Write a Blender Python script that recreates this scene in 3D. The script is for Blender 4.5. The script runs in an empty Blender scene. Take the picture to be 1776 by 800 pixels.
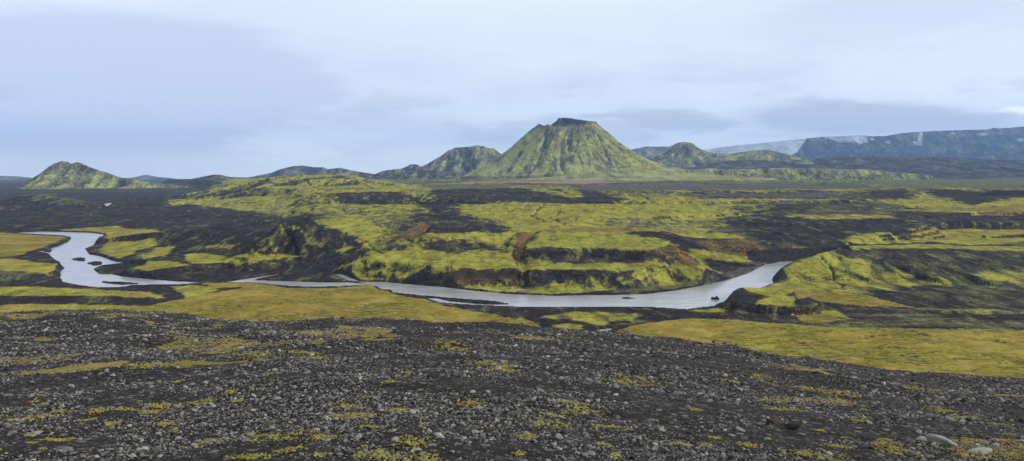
import bpy, math
import numpy as np

RNG = np.random.default_rng(7)
scene = bpy.context.scene
COL = scene.collection

# ------------------------------------------------------------------ camera model
F = 1300.0                      # focal length in photo pixels (1776 wide)
HOR = 290.0                     # row of eye level
CZ = 140.0                      # eye height above the river, metres
PITCH = math.atan((400 - HOR) / F)
CP, SP = math.cos(PITCH), math.sin(PITCH)


def ray(px, row):
    cx = (np.asarray(px, float) - 888) / F
    cy = (400 - np.asarray(row, float)) / F
    return cx, CP + cy * SP, -SP + cy * CP


def at_z(px, row, z):
    """where the sight line through a photo pixel meets the level z"""
    dx, dy, dz = ray(px, row)
    k = (z - CZ) / dz
    return dx * k, dy * k


def at_y(px, row, Y):
    dx, dy, dz = ray(px, row)
    k = Y / dy
    return dx * k, Y + 0 * dx, CZ + dz * k


def project(X, Y, Z):
    zc = Y * CP - (Z - CZ) * SP
    yc = Y * SP + (Z - CZ) * CP
    return 888 + F * X / zc, 400 - F * yc / zc


# ------------------------------------------------------------------ noise
PERM = np.random.default_rng(3).permutation(4096).astype(np.int32)
GA = np.random.default_rng(4).random(4096) * 2 * math.pi
GX, GY = np.cos(GA), np.sin(GA)


def perlin(x, y, seed=0):
    xi = np.floor(x).astype(np.int64); yi = np.floor(y).astype(np.int64)
    xf = x - xi; yf = y - yi
    u = xf * xf * xf * (xf * (xf * 6 - 15) + 10)
    v = yf * yf * yf * (yf * (yf * 6 - 15) + 10)

    def g(ix, iy, fx, fy):
        h = PERM[(PERM[(ix + seed * 57) & 4095] + iy) & 4095]
        return GX[h] * fx + GY[h] * fy
    a = g(xi, yi, xf, yf); b = g(xi + 1, yi, xf - 1, yf)
    c = g(xi, yi + 1, xf, yf - 1); d = g(xi + 1, yi + 1, xf - 1, yf - 1)
    return 1.4 * ((a + (b - a) * u) * (1 - v) + (c + (d - c) * u) * v)


def fbm(x, y, o=4, seed=0, gain=.5):
    s = 0; a = 1; t = 0
    for i in range(o):
        s = s + a * perlin(x, y, seed + i); t += a
        a *= gain; x = x * 2.03 + 11.3; y = y * 2.03 - 7.7
    return s / t


def ridged(x, y, o=4, seed=0, gain=.5):
    s = 0; a = 1; t = 0
    for i in range(o):
        n = 1 - np.abs(perlin(x, y, seed + i)) * 1.6
        s = s + a * n * n; t += a
        a *= gain; x = x * 2.07 + 5.1; y = y * 2.07 + 3.7
    return s / t


def sm(a, b, x):
    t = np.clip((x - a) / (b - a), 0, 1)
    return t * t * (3 - 2 * t)


def smax(a, b, k):
    h = np.clip(.5 + .5 * (a - b) / k, 0, 1)
    return b + (a - b) * h + k * h * (1 - h)


# ------------------------------------------------------------------ plan-view shapes
def sdf(poly, X, Y, pad=400.):
    """signed distance to a polygon in plan (negative inside), big outside pad"""
    P = np.asarray(poly, float)
    d = np.full(X.shape, pad)
    m = (X > P[:, 0].min() - pad) & (X < P[:, 0].max() + pad) & (Y > P[:, 1].min() - pad) & (Y < P[:, 1].max() + pad)
    if not m.any():
        return d
    x = X[m]; y = Y[m]
    best = np.full(x.shape, 1e18); ins = np.zeros(x.shape, bool)
    n = len(P)
    for i in range(n):
        ax, ay = P[i]; bx, by = P[(i + 1) % n]
        ex, ey = bx - ax, by - ay
        L = ex * ex + ey * ey + 1e-9
        t = np.clip(((x - ax) * ex + (y - ay) * ey) / L, 0, 1)
        q = (x - ax - t * ex) ** 2 + (y - ay - t * ey) ** 2
        best = np.minimum(best, q)
        c = (ay > y) != (by > y)
        if abs(ey) > 1e-9:
            ins ^= c & (x < ex * (y - ay) / ey + ax)
    r = np.sqrt(best)
    d[m] = np.where(ins, -r, np.minimum(r, pad))
    return d


def linedist(pts, X, Y, pad=800.):
    """distance, side and running parameter for a polyline (x, y)"""
    P = np.asarray(pts, float)
    best = np.full(X.shape, 1e18); par = np.zeros(X.shape); side = np.ones(X.shape)
    for i in range(len(P) - 1):
        ax, ay = P[i, :2]; bx, by = P[i + 1, :2]
        ex, ey = bx - ax, by - ay
        L = ex * ex + ey * ey + 1e-9
        t = np.clip(((X - ax) * ex + (Y - ay) * ey) / L, 0, 1)
        q = (X - ax - t * ex) ** 2 + (Y - ay - t * ey) ** 2
        m = q < best
        best = np.where(m, q, best); par = np.where(m, i + t, par)
        side = np.where(m, np.sign(ex * (Y - ay) - ey * (X - ax)), side)
    return np.sqrt(best), par, side


def pz(z, *pr):            # polygon from photo pixels lying on level z
    return [tuple(float(v) for v in at_z(p, r, z)) for p, r in pr]


def pY(*pr):               # polygon from (photo column, distance)
    return [((p - 888) / F * y * 1.006, y) for p, y in pr]


# ------------------------------------------------------------------ the river
RIVER = pz(0, (33, 403), (76, 401.5), (122, 402.5), (162, 404), (181, 407), (177, 413), (167, 418), (162, 426), (148, 432),
           (155, 441), (177, 445), (198, 453), (235, 459), (215, 457), (177, 461), (162, 467), (172, 475), (198, 476),
           (215, 480), (253, 484), (304, 488), (352, 490), (324, 494), (269, 495), (228, 495.5), (215, 499), (177, 500),
           (139, 496), (109, 490), (104, 481), (105, 471), (111, 465), (104, 456), (89, 446), (86, 441), (76, 438),
           (50, 440.5), (76, 434.5), (101, 427), (119, 419), (124, 412), (111, 409.5), (76, 407.5), (33, 405.5))
RIVER2 = pz(0, (384, 491), (412, 486), (440, 482), (483, 475.5), (486, 476.5), (455, 483), (440, 486), (500, 488), (560, 490), (600, 490), (608, 488.5), (596, 484), (577, 476), (592, 475), (608, 482),
            (628, 489), (663, 489), (719, 494), (769, 498), (820, 504), (880, 510), (956, 513), (1057, 512), (1121, 510),
            (1171, 504), (1222, 495), (1260, 486), (1298, 474), (1325, 460), (1353, 454), (1384, 453), (1440, 450), (1420, 458), (1380, 470),
            (1346, 477), (1339, 483), (1342, 492), (1320, 500), (1262, 517), (1250, 532), (1217, 534), (1192, 538), (1133, 534), (1007, 534),
            (880, 533), (800, 529), (760, 525), (738, 518), (755, 517), (782, 523), (840, 528), (885, 528), (860, 524), (782, 518), (736, 514), (681, 508), (679, 504), (662, 503), (655, 498),
            (638, 495), (592, 497), (549, 499), (498, 497), (440, 491))
RIVER3 = pz(0, (1728, 427), (1745, 424), (1776, 421), (1900, 418), (1900, 428), (1776, 427.5))
RIVER4 = pz(0, (150, 364.5), (165, 361), (184, 357.5), (180, 354), (192, 352), (196, 353.5), (189, 356), (190, 359), (172, 362.5), (206, 362.8), (206, 364.5))
RIVER5 = pz(0, (1028, 575), (1045, 571.5), (1062, 569), (1058, 574), (1040, 576))
BARS = [pz(0, (124, 450), (140, 447), (148, 449), (147, 453), (138, 453)), pz(0, (152, 457), (165, 454), (178, 455), (176, 459), (163, 461)),
        pz(0, (76, 435), (90, 433), (88, 438), (78, 437)), pz(0, (172, 489), (222, 490.5), (240, 492.5), (212, 494), (190, 492)),
        pz(0, (598, 487), (622, 489.5), (630, 491.5), (606, 490)), pz(0, (1075, 517), (1112, 517.6), (1080, 518.4))]


def river_dist(X, Y):
    d = np.full(X.shape, 300.)
    for p in (RIVER, RIVER2, RIVER3, RIVER4, RIVER5):
        d = np.minimum(d, sdf(p, X, Y, 300.))
    for b in BARS:
        d = np.maximum(d, -sdf(b, X, Y, 300.))
    return d


# ------------------------------------------------------------------ the valley heights
def zone(H, X, Y, poly, ys, zs, slope, jag=0., jsc=40., k=4., back=None, seed=0, top=None):
    """raise the land inside a plan polygon to a level that depends on distance"""
    d = sdf(poly, X, Y, 500.)
    if jag:
        d = d + jag * (fbm(X / jsc, Y / jsc, 4, 20 + seed) * 1.6)
    zt = np.interp(Y, ys, zs) if top is None else top
    z = zt - np.clip(d, 0, None) * slope
    z = np.where(d >= 499 - jag * 2, -50, z)
    return smax(H, z, k)


def ridge(H, X, Y, pts, zb=0., p=1.5, k=3., jag=.0, jsc=60., seed=0, gul=0.):
    """pts: (photo column, photo row, distance, front width, back width)"""
    W = []
    for (px, row, yy, wf, wb) in pts:
        x, y, z = at_y(px, row, yy)
        W.append((float(x), float(y), float(z), wf, wb))
    W = np.array(W)
    m = (X > W[:, 0].min() - W[:, 3:].max()) & (X < W[:, 0].max() + W[:, 3:].max()) & \
        (Y > W[:, 1].min() - W[:, 3:].max()) & (Y < W[:, 1].max() + W[:, 3:].max())
    if not m.any():
        return H
    x = X[m]; y = Y[m]
    d, s, side = linedist(W[:, :2], x, y)
    i = np.arange(len(W))
    zc = np.interp(s, i, W[:, 2]); w = np.where(side > 0, np.interp(s, i, W[:, 4]), np.interp(s, i, W[:, 3]))
    if jag:
        d = d + jag * fbm(x / jsc, y / jsc, 4, 40 + seed)
    t = np.clip(d / w, 0, 1.6)
    z = zb + (zc - zb) * (1 - t ** p)
    if gul:
        z = z - gul * (1 - ridged(x / jsc + .3 * fbm(x / 90, y / 90, 2, 5), y / jsc * .35, 4, 60 + seed)) * np.clip(t * 2, 0, 1) * (t < 1.3)
    H = H.copy()
    H[m] = smax(H[m], z, k)
    return H


def groove(H, X, Y, pts, width, depth):
    P = [tuple(float(v) for v in at_z(px, row, z)) for px, row, z in pts]
    A = np.array(P)
    m = (X > A[:, 0].min() - 4 * width) & (X < A[:, 0].max() + 4 * width) & (Y > A[:, 1].min() - 4 * width) & (Y < A[:, 1].max() + 4 * width)
    if not m.any():
        return H
    d, s, _ = linedist(P, X[m] + width * .6 * fbm(X[m] / width / 2, Y[m] / width / 2, 3, 9), Y[m])
    H = H.copy(); H[m] -= depth * np.exp(-(d / width) ** 2)
    return H


def det_tex(X, Y):
    """the grain of the land: lumps and diagonal runnels, used for relief and for where moss holds"""
    a = X * .78 + Y * .62; b = -X * .62 + Y * .78
    r = ridged(a / 46 + .5 * fbm(X / 60, Y / 60, 3, 61), b / 150, 4, 62, .6) - .55
    return .60 * fbm(X / 190, Y / 260, 6, 63, .55) + .34 * r


def hill_gully(X, Y):
    a = X * .80 - Y * .55 + 45 * fbm(X / 260, Y / 260, 3, 64); b = X * .55 + Y * .80
    return ridged(a / 165, b / 900, 2, 65, .45)


def valley(X, Y):
    n1 = fbm(X / 300, Y / 300, 4, 1); n2 = fbm(X / 60, Y / 60, 4, 2); n3 = fbm(X / 14, Y / 14, 3, 3)
    px = 888 + F * X / np.maximum(Y, 1)
    H = 1.4 + 0.35 * n2 + sm(900, 2500, Y) * 3 * (n1 + .3)
    H = H + sm(9000, 16000, Y) * np.interp(px, [300, 1000, 1300, 1776], [10, 20, 110, 160])
    # -- dark rise between the two reaches of the river on the left
    H = zone(H, X, Y, pY((-400, 1750), (-200, 1700), (60, 1690), (200, 1720), (272, 1690), (330, 1500), (420, 1330), (520, 1300), (700, 1500), (700, 2300), (430, 2330), (300, 2260), (180, 2250), (90, 2350), (-400, 2450)),
             [1300, 1700, 2000, 2300], [9, 10, 19, 16], .09, 26, 120, 5)
    H = ridge(H, X, Y, [(40, 340, 2500, 240, 120), (75, 336, 2560, 220, 120), (110, 341, 2560, 160, 120), (158, 353, 2500, 80, 60)], 0, 1.4, 4, 20, 90)
    H = ridge(H, X, Y, [(-200, 352, 2150, 300, 200), (60, 357, 2150, 300, 200), (120, 362, 2150, 200, 120)], 0, 1.3, 4, 25, 90)
    # -- great plateau behind
    H = zone(H, X, Y, pY((430, 3300), (520, 2700), (560, 2350), (600, 2150), (700, 2250), (716, 2500), (728, 2500), (760, 2050), (900, 1900), (1000, 1950), (1300, 2000), (1530, 2050), (1560, 2350), (1620, 2500), (1660, 2650), (1700, 2650), (1740, 2450), (1800, 2400), (2100, 2300), (2300, 20000), (430, 20000), (300, 7000), (380, 5000)),
             [1900, 2400, 3000, 4000, 6000, 9000, 20000], [48, 63, 63, 56, 42, 40, 35], .42, 55, 230, 5, seed=2)
    # -- central upland, stepped
    steps = [1000, 1180, 1300, 1500, 1780, 1880, 2050, 2400]
    H = zone(H, X, Y, pY((610, 1080), (700, 1000), (760, 1010), (1130, 1010), (1190, 1120), (1130, 1300), (1060, 1400), (1300, 1700), (1300, 2300), (560, 2300), (560, 1900), (540, 1500), (570, 1250)),
             steps, [22, 32, 37, 42, 53, 47, 36, 34], .25, 22, 110, 3, seed=3)
    # lower and upper grassy benches with their cliffs
    H = zone(H, X, Y, pz(21, (630, 447), (672, 452), (735, 458), (800, 464), (860, 464), (893, 465), (905, 460), (920, 466), (1000, 466), (1068, 467), (1110, 462), (1150, 452), (1165, 440), (900, 430), (700, 432), (640, 440)),
             [850, 920, 1000], [19.5, 20.5, 25], .62, 7, 26, 1.5, seed=4)
    H = zone(H, X, Y, pz(35, (905, 428), (935, 431), (1000, 428), (1030, 427), (1060, 431), (1085, 429), (1120, 433), (1172, 428), (1130, 416), (1060, 405), (960, 403), (900, 405), (890, 415)),
             [950, 1080, 1200], [33.5, 35.5, 38], .6, 6, 24, 1.5, seed=5)
    # left shoulder of the green hill down to the water
    H = ridge(H, X, Y, [(586, 466, 1010, 30, 40), (620, 453, 1010, 60, 60), (670, 446, 1010, 90, 90), (760, 447, 1000, 120, 100)], 0, 1.3, 2, 8, 40, gul=3)
    # right shoulder
    H = ridge(H, X, Y, [(1150, 436, 985, 95, 60), (1180, 446, 960, 75, 60), (1225, 468, 905, 50, 50), (1262, 480, 880, 25, 30)], 0, 1.25, 2, 6, 30, gul=4)
    # lumpy moss slopes above the left bench
    m = sm(960, 1040, Y) * (1 - sm(1300, 1500, Y)) * sm(600, 660, px) * (1 - sm(860, 900, px))
    H = H + m * 5 * ridged(X / 70, Y / 42, 3, 15)
    H = H - m * 2
    # -- right upland with canyon walls
    H = zone(H, X, Y, pY((1070, 1330), (1100, 1260), (1180, 1190), (1260, 1150), (1340, 1135), (1390, 1130), (1450, 1150), (1520, 1230), (1600, 1400), (1590, 1620), (1700, 1760), (2100, 1800), (2100, 2400), (1070, 2400)),
             [1130, 1200, 1350, 1600, 1900, 2200], [17, 24, 33, 36, 42, 50], .55, 12, 50, 3, seed=6)
    H = ridge(H, X, Y, [(1180, 395, 1450, 160, 120), (1300, 377, 1500, 260, 150), (1420, 376, 1520, 300, 150), (1500, 388, 1480, 220, 140), (1585, 408, 1400, 100, 90)], 15, 1.6, 4, 20, 90, gul=5)
    H = ridge(H, X, Y, [(1400, 352, 2100, 260, 160), (1480, 349, 2100, 300, 160), (1560, 362, 1950, 160, 120), (1680, 378, 1800, 60, 90)], 25, 1.5, 4, 18, 80, gul=8)
    H = ridge(H, X, Y, [(1180, 372, 1950, 150, 200), (1260, 366, 1950, 120, 200), (1330, 372, 1900, 90, 160)], 20, 1.5, 3, 18, 80, gul=4)
    H = ridge(H, X, Y, [(1180, 345, 2350, 150, 160), (1330, 345, 2350, 200, 160), (1450, 343, 2400, 150, 160)], 30, 1.5, 3, 18, 80, gul=8)
    # horseshoe hollows in the plateau edge at the right
    H = ridge(H, X, Y, [(1480, 330, 2700, 200, 150), (1560, 328, 2650, 380, 150), (1640, 329, 2550, 300, 150), (1690, 328, 2650, 480, 150), (1776, 333, 2500, 300, 150), (1950, 333, 2400, 300, 150)], 20, 1.15, 4, 25, 110, gul=16)
    H = ridge(H, X, Y, [(1600, 345, 2500, 150, 100), (1625, 352, 2320, 130, 100), (1652, 366, 2080, 60, 60)], 15, 1.3, 3, 8, 50, gul=5)
    H = ridge(H, X, Y, [(1776, 346, 2300, 200, 100), (1730, 351, 2200, 180, 100), (1700, 362, 2060, 60, 60)], 15, 1.3, 3, 8, 50, gul=5)
    # -- green hill on the far left of the plateau
    H = ridge(H, X, Y, [(282, 350, 2720, 60, 300), (330, 337, 2900, 160, 300), (390, 323, 3050, 300, 300), (450, 309, 3200, 430, 300), (520, 303, 3300, 560, 300), (590, 303, 3350, 600, 300), (640, 309, 3300, 500, 300), (690, 320, 3200, 300, 200)],
              3, 1.35, 6, 40, 150, gul=8)
    H = ridge(H, X, Y, [(470, 341, 2650, 320, 200), (560, 336, 2600, 350, 200), (640, 336, 2480, 260, 200), (700, 341, 2400, 150, 120)], 10, 1.6, 5, 20, 100, gul=5)
    # -- rocky black knob and its skirts
    H = ridge(H, X, Y, [(300, 402, 1400, 60, 200), (380, 392, 1420, 160, 200), (470, 402, 1300, 120, 160), (560, 392, 1350, 120, 160)], 5, 1.3, 4, 14, 60, gul=4)
    H = ridge(H, X, Y, [(462, 412, 1080, 60, 60), (486, 388, 1110, 90, 70), (505, 382, 1120, 110, 80), (532, 383, 1120, 110, 80), (560, 395, 1110, 105, 80), (600, 408, 1100, 90, 70), (640, 432, 1080, 55, 60)], 4, 1.15, 2, 7, 28, gul=5)
    H = zone(H, X, Y, pz(15, (405, 444), (440, 449), (500, 448), (545, 446), (558, 438), (552, 434), (480, 434), (440, 438)), [900, 1200], [15, 15], .6, 5, 25, 1.2, seed=7)
    H = zone(H, X, Y, pz(8, (212, 468), (225, 474), (260, 474), (300, 462), (350, 460), (408, 455), (425, 448), (420, 438), (380, 432), (350, 436), (300, 446), (240, 440), (232, 447), (262, 452), (245, 460)), [900, 1400], [7, 9], .55, 5, 28, 1.2, seed=8)
    # flats around the left river
    H = zone(H, X, Y, pz(4, (178, 399), (200, 396), (262, 400), (290, 415), (255, 425), (250, 436), (205, 450), (176, 440), (178, 425), (190, 408)), [1000, 1700], [3.2, 4], .2, 8, 60, 1, seed=9)
    H = zone(H, X, Y, pz(4, (-300, 407), (60, 408), (112, 412), (105, 422), (50, 437), (-300, 446)), [1000, 1700], [3.2, 4], .2, 8, 60, 1, seed=9)
    H = zone(H, X, Y, pz(7, (-300, 450), (20, 448), (60, 452), (96, 456), (104, 463), (90, 472), (50, 478), (-300, 474)), [900, 1300], [7.5, 7.5], .25, 8, 40, 1.5, seed=10)
    H = zone(H, X, Y, pz(4.5, (-300, 499), (60, 498), (150, 502), (230, 507), (262, 514), (200, 518), (120, 514), (-300, 515)), [700, 900], [4.5, 4.5], .35, 4, 30, 1, seed=11)
    # near banks
    bz = 7 + 3 * sm(500, 700, Y) * (1 - sm(700, 800, Y))
    H = zone(H, X, Y, pz(7, (-500, 529), (60, 528), (180, 530), (262, 531), (330, 517), (385, 505), (440, 496), (500, 502), (549, 503), (600, 500), (640, 498), (652, 503), (680, 511), (735, 521), (770, 533), (820, 541), (872, 551), (900, 562), (930, 640), (-500, 660)),
             0, 0, .5, 4, 24, 1.2, seed=12, top=bz + .8 * n2)
    H = zone(H, X, Y, pz(6, (1062, 590), (1085, 573), (1140, 563), (1190, 558), (1280, 562), (1330, 568), (1450, 574), (1600, 578), (1776, 580), (2200, 584), (2200, 760), (900, 700), (920, 590), (990, 583)),
             [400, 600, 700], [10, 7, 6], .3, 5, 30, 1.2, seed=13)
    H = ridge(H, X, Y, [(920, 578, 630, 12, 12), (938, 561, 660, 14, 14), (985, 556, 668, 14, 14), (1035, 560, 660, 14, 14), (1085, 575, 632, 12, 12)], 0, 1.3, 1, 3, 20)
    H = ridge(H, X, Y, [(1060, 575, 640, 14, 14), (1105, 556, 668, 14, 16), (1132, 545, 690, 12, 16), (1165, 548, 690, 12, 14), (1210, 553, 680, 10, 14)], 0, 1.3, 1, 3, 20)
    # knob by the water, its bench and the big dark hill at the right
    H = zone(H, X, Y, pz(10, (1256, 514), (1266, 504), (1284, 499), (1330, 500), (1366, 503), (1392, 510), (1425, 522), (1400, 530), (1330, 527), (1290, 524), (1264, 521)), [700, 840], [8.5, 11], 1.1, 4, 15, 1.2, seed=14)
    H = ridge(H, X, Y, [(1400, 520, 770, 35, 40), (1500, 538, 730, 40, 50), (1650, 552, 700, 40, 60), (2100, 565, 680, 40, 60)], 0, 1.2, 2, 4, 30)
    H = ridge(H, X, Y, [(1350, 499, 842, 30, 30), (1420, 502, 830, 40, 40), (1500, 510, 805, 45, 40), (1580, 525, 775, 35, 40), (1640, 537, 750, 20, 40)], 0, 1.3, 2, 4, 30, gul=2)
    H = ridge(H, X, Y, [(1343, 480, 900, 14, 30), (1362, 467, 925, 40, 40), (1400, 448, 960, 90, 50), (1450, 434, 1000, 150, 60), (1500, 428, 1030, 190, 70), (1600, 426, 1060, 240, 80), (1776, 428, 1080, 290, 90), (2100, 432, 1080, 300, 100)],
              0, 1.6, 2, 5, 90, gul=2.5)
    # grooves
    mead = sm(3.5, 5.5, H) * (Y < 790) * (1 - sm(700, 780, Y)) * sm(.3, 2, 20 - H)
    H = H + mead * (2.2 * fbm(X / 75, Y / 34, 3, 44) + 1.5 * (ridged((X + 2 * Y) / 90, (Y - .25 * X) / 20, 3, 45) - .6))
    H = groove(H, X, Y, [(925, 404, 36), (905, 425, 30), (900, 445, 24), (908, 470, 15), (905, 495, 5)], 7, 5)
    H = groove(H, X, Y, [(735, 388, 44), (715, 408, 40), (690, 420, 35), (640, 425, 30)], 9, 5)
    # overall roughness, stronger on the high ground
    hi = sm(6, 20, H)
    hm = sm(270, 330, px) * sm(740, 640, px) * sm(2600, 2800, Y) * sm(4200, 3900, Y) * sm(12, 34, H)
    H = H - hm * 24 * sm(.35, .80, hill_gully(X, Y))
    mound = sm(1370, 1420, px) * sm(760, 800, Y) * sm(1130, 1090, Y)
    H = H + hi * (1 - hm) * (1 - .8 * mound) * 6.0 * det_tex(X, Y) * np.interp(Y, [900, 2500], [.8, 1.6])
    H = H + hi * (1 - .6 * mound) * (2.2 * fbm(X / 90, Y / 130, 4, 31) + 1.1 * (ridged(X / 34, Y / 34, 4, 33) - .5)) + .35 * n3 * sm(2, 8, H)
    far = sm(1500, 2400, Y) * hi * (1 - .75 * hm)
    H = H + far * (7 * fbm(X / 420, Y / 170, 4, 35))
    tw = sm(1150, 1350, Y) * (1 - sm(4200, 6000, Y)) * sm(430, 600, px)
    q = (H + 4 * n1) / 7.0
    fr = q - np.floor(q)
    H = H + tw * hi * 7 * (sm(.45, 1., fr) - fr) * .6
    H = H - np.clip(Y - 6000, 0, None) * .0146 * sm(1000, 600, px)
    # river bed and banks
    rd = river_dist(X, Y) + 1.2 * n3 + 1.5 * fbm(X / 22, Y / 22, 3, 41)
    H = np.where(rd < 0, -1.2 + .0 * H, np.minimum(H, .15 + np.clip(rd, 0, None) * 1.3 + .0 * H))
    H = np.where(rd < 0, -np.minimum(1.5, .3 - rd * .3), H)
    return H


# ------------------------------------------------------------------ the gravel slope under the camera
EX = [-300, 0, 120, 200, 290, 360, 400, 450, 600, 700, 800, 900, 1000, 1100, 1200, 1300, 1400, 1500, 1600, 1776, 2300]
EY = [550, 547, 543, 542, 549, 558, 564, 564, 561, 563, 566, 573, 580, 589, 601, 616, 634, 648, 657, 669, 690]
ED = [85, 85, 88, 88, 78, 62, 50, 46, 44, 44, 43, 42, 42, 41, 40, 38, 36, 34, 33, 32, 30]
EYE = 1.65


def hill(X, Y, fine=True):
    Yp = np.maximum(Y, 0)
    px = 888 + F * X / np.sqrt(Yp ** 2 + 9)
    se = (np.interp(px, EX, EY) - HOR) / F
    De = np.interp(px, EX, ED)
    ze = -De * se; a = ze + EYE; p = ze / a
    z = CZ - EYE + a * (Yp / De) ** p
    z = z + .26 * fbm(X / 5, Y / 3.4, 3, 51) * np.clip(Y / 12, .4, 2) + .05 * fbm(X / 1.1, Y / 1.1, 3, 54)
    if fine:
        z = z + .022 * fbm(X / .25, Y / .25, 3, 57)
    return z


# ------------------------------------------------------------------ mesh helpers
def grid_mesh(name, X, Y, Z, mat, attrs=None):
    R, C = X.shape
    co = np.stack([X, Y, Z], -1).reshape(-1, 3).astype(np.float32)
    i = np.arange(R * C).reshape(R, C)
    f = np.stack([i[:-1, :-1], i[:-1, 1:], i[1:, 1:], i[1:, :-1]], -1).reshape(-1, 4).astype(np.int32)
    return raw_mesh(name, co, f, mat, attrs, True)


def raw_mesh(name, co, f, mat, attrs=None, smooth=False, link=True):
    me = bpy.data.meshes.new(name)
    k = f.shape[1]
    me.vertices.add(len(co)); me.vertices.foreach_set('co', co.astype(np.float32).ravel())
    me.loops.add(f.size); me.loops.foreach_set('vertex_index', f.astype(np.int32).ravel())
    me.polygons.add(len(f))
    me.polygons.foreach_set('loop_start', np.arange(0, f.size, k, dtype=np.int32))
    me.polygons.foreach_set('loop_total', np.full(len(f), k, np.int32))
    me.update(calc_edges=True)
    me.polygons.foreach_set('use_smooth', np.full(len(f), smooth, bool))
    for n, v in (attrs or {}).items():
        a = me.attributes.new(n, 'FLOAT', 'POINT'); a.data.foreach_set('value', np.clip(v, 0, 1).astype(np.float32).ravel())
    me.materials.append(mat)
    if not link:
        return me
    o = bpy.data.objects.new(name, me); COL.objects.link(o)
    return o


def tag(o, label, cat, kind=None, group=None):
    o['label'] = label; o['category'] = cat
    if kind: o['kind'] = kind
    if group: o['group'] = group
    return o


# ------------------------------------------------------------------ node helper
class N:
    def __init__(s, mat):
        s.t = mat.node_tree; s.t.nodes.clear()

    def n(s, kind, ins=None, **kw):
        d = s.t.nodes.new(kind)
        for k, v in kw.items(): setattr(d, k, v)
        for k, v in (ins or {}).items():
            if hasattr(v, 'is_output') or isinstance(v, bpy.types.NodeSocket): s.t.links.new(v, d.inputs[k])
            else: d.inputs[k].default_value = v
        return d

    def m(s, op, a, b=0., c=None, clamp=False):
        ins = {0: a, 1: b}
        if c is not None: ins[2] = c
        return s.n('ShaderNodeMath', ins, operation=op, use_clamp=clamp).outputs[0]

    def noise(s, vec, scale, detail=6., rough=.6, dist=0., out=0):
        return s.n('ShaderNodeTexNoise', {'Vector': vec, 'Scale': scale, 'Detail': detail, 'Roughness': rough, 'Distortion': dist}).outputs[out]

    def step(s, x, a, b):
        return s.n('ShaderNodeMapRange', {'Value': x, 'From Min': a, 'From Max': b}, interpolation_type='SMOOTHSTEP').outputs[0]

    def mix(s, f, a, b):
        d = s.n('ShaderNodeMix', data_type='RGBA')
        for k, v in ((0, f), (6, a), (7, b)):
            if isinstance(v, bpy.types.NodeSocket): s.t.links.new(v, d.inputs[k])
            elif k == 0: d.inputs[0].default_value = v
            else: d.inputs[k].default_value = (*v[:3], 1)
        return d.outputs[2]

    def att(s, name):
        return s.n('ShaderNodeAttribute', attribute_name=name).outputs['Fac']


def new_mat(name):
    m = bpy.data.materials.new(name); m.use_nodes = True
    return m, N(m)


def finish(g, col, rough=.95, bump=None, bd=1., bs=1., spec=.2):
    ins = {'Base Color': col, 'Roughness': rough, 'Specular IOR Level': spec}
    b = g.n('ShaderNodeBsdfPrincipled', ins)
    if bump is not None:
        q = g.n('ShaderNodeBump', {'Height': bump, 'Distance': bd, 'Strength': bs})
        g.t.links.new(q.outputs[0], b.inputs['Normal'])
    g.t.links.new(b.outputs[0], g.n('ShaderNodeOutputMaterial').inputs['Surface'])
    return b


# cover colours (real surface colours)
ASH0, ASH1 = (.010, .010, .014), (.032, .031, .040)
GREY = (.062, .06, .068)
DULL0, DULL1 = (.052, .058, .034), (.175, .185, .085)
MOSS0, MOSS1 = (.115, .125, .028), (.35, .35, .056)
OCH0, OCH1 = (.15, .118, .022), (.335, .265, .060)
ORG0, ORG1 = (.09, .068, .028), (.34, .22, .07)
PALE = (.30, .25, .19)


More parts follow.
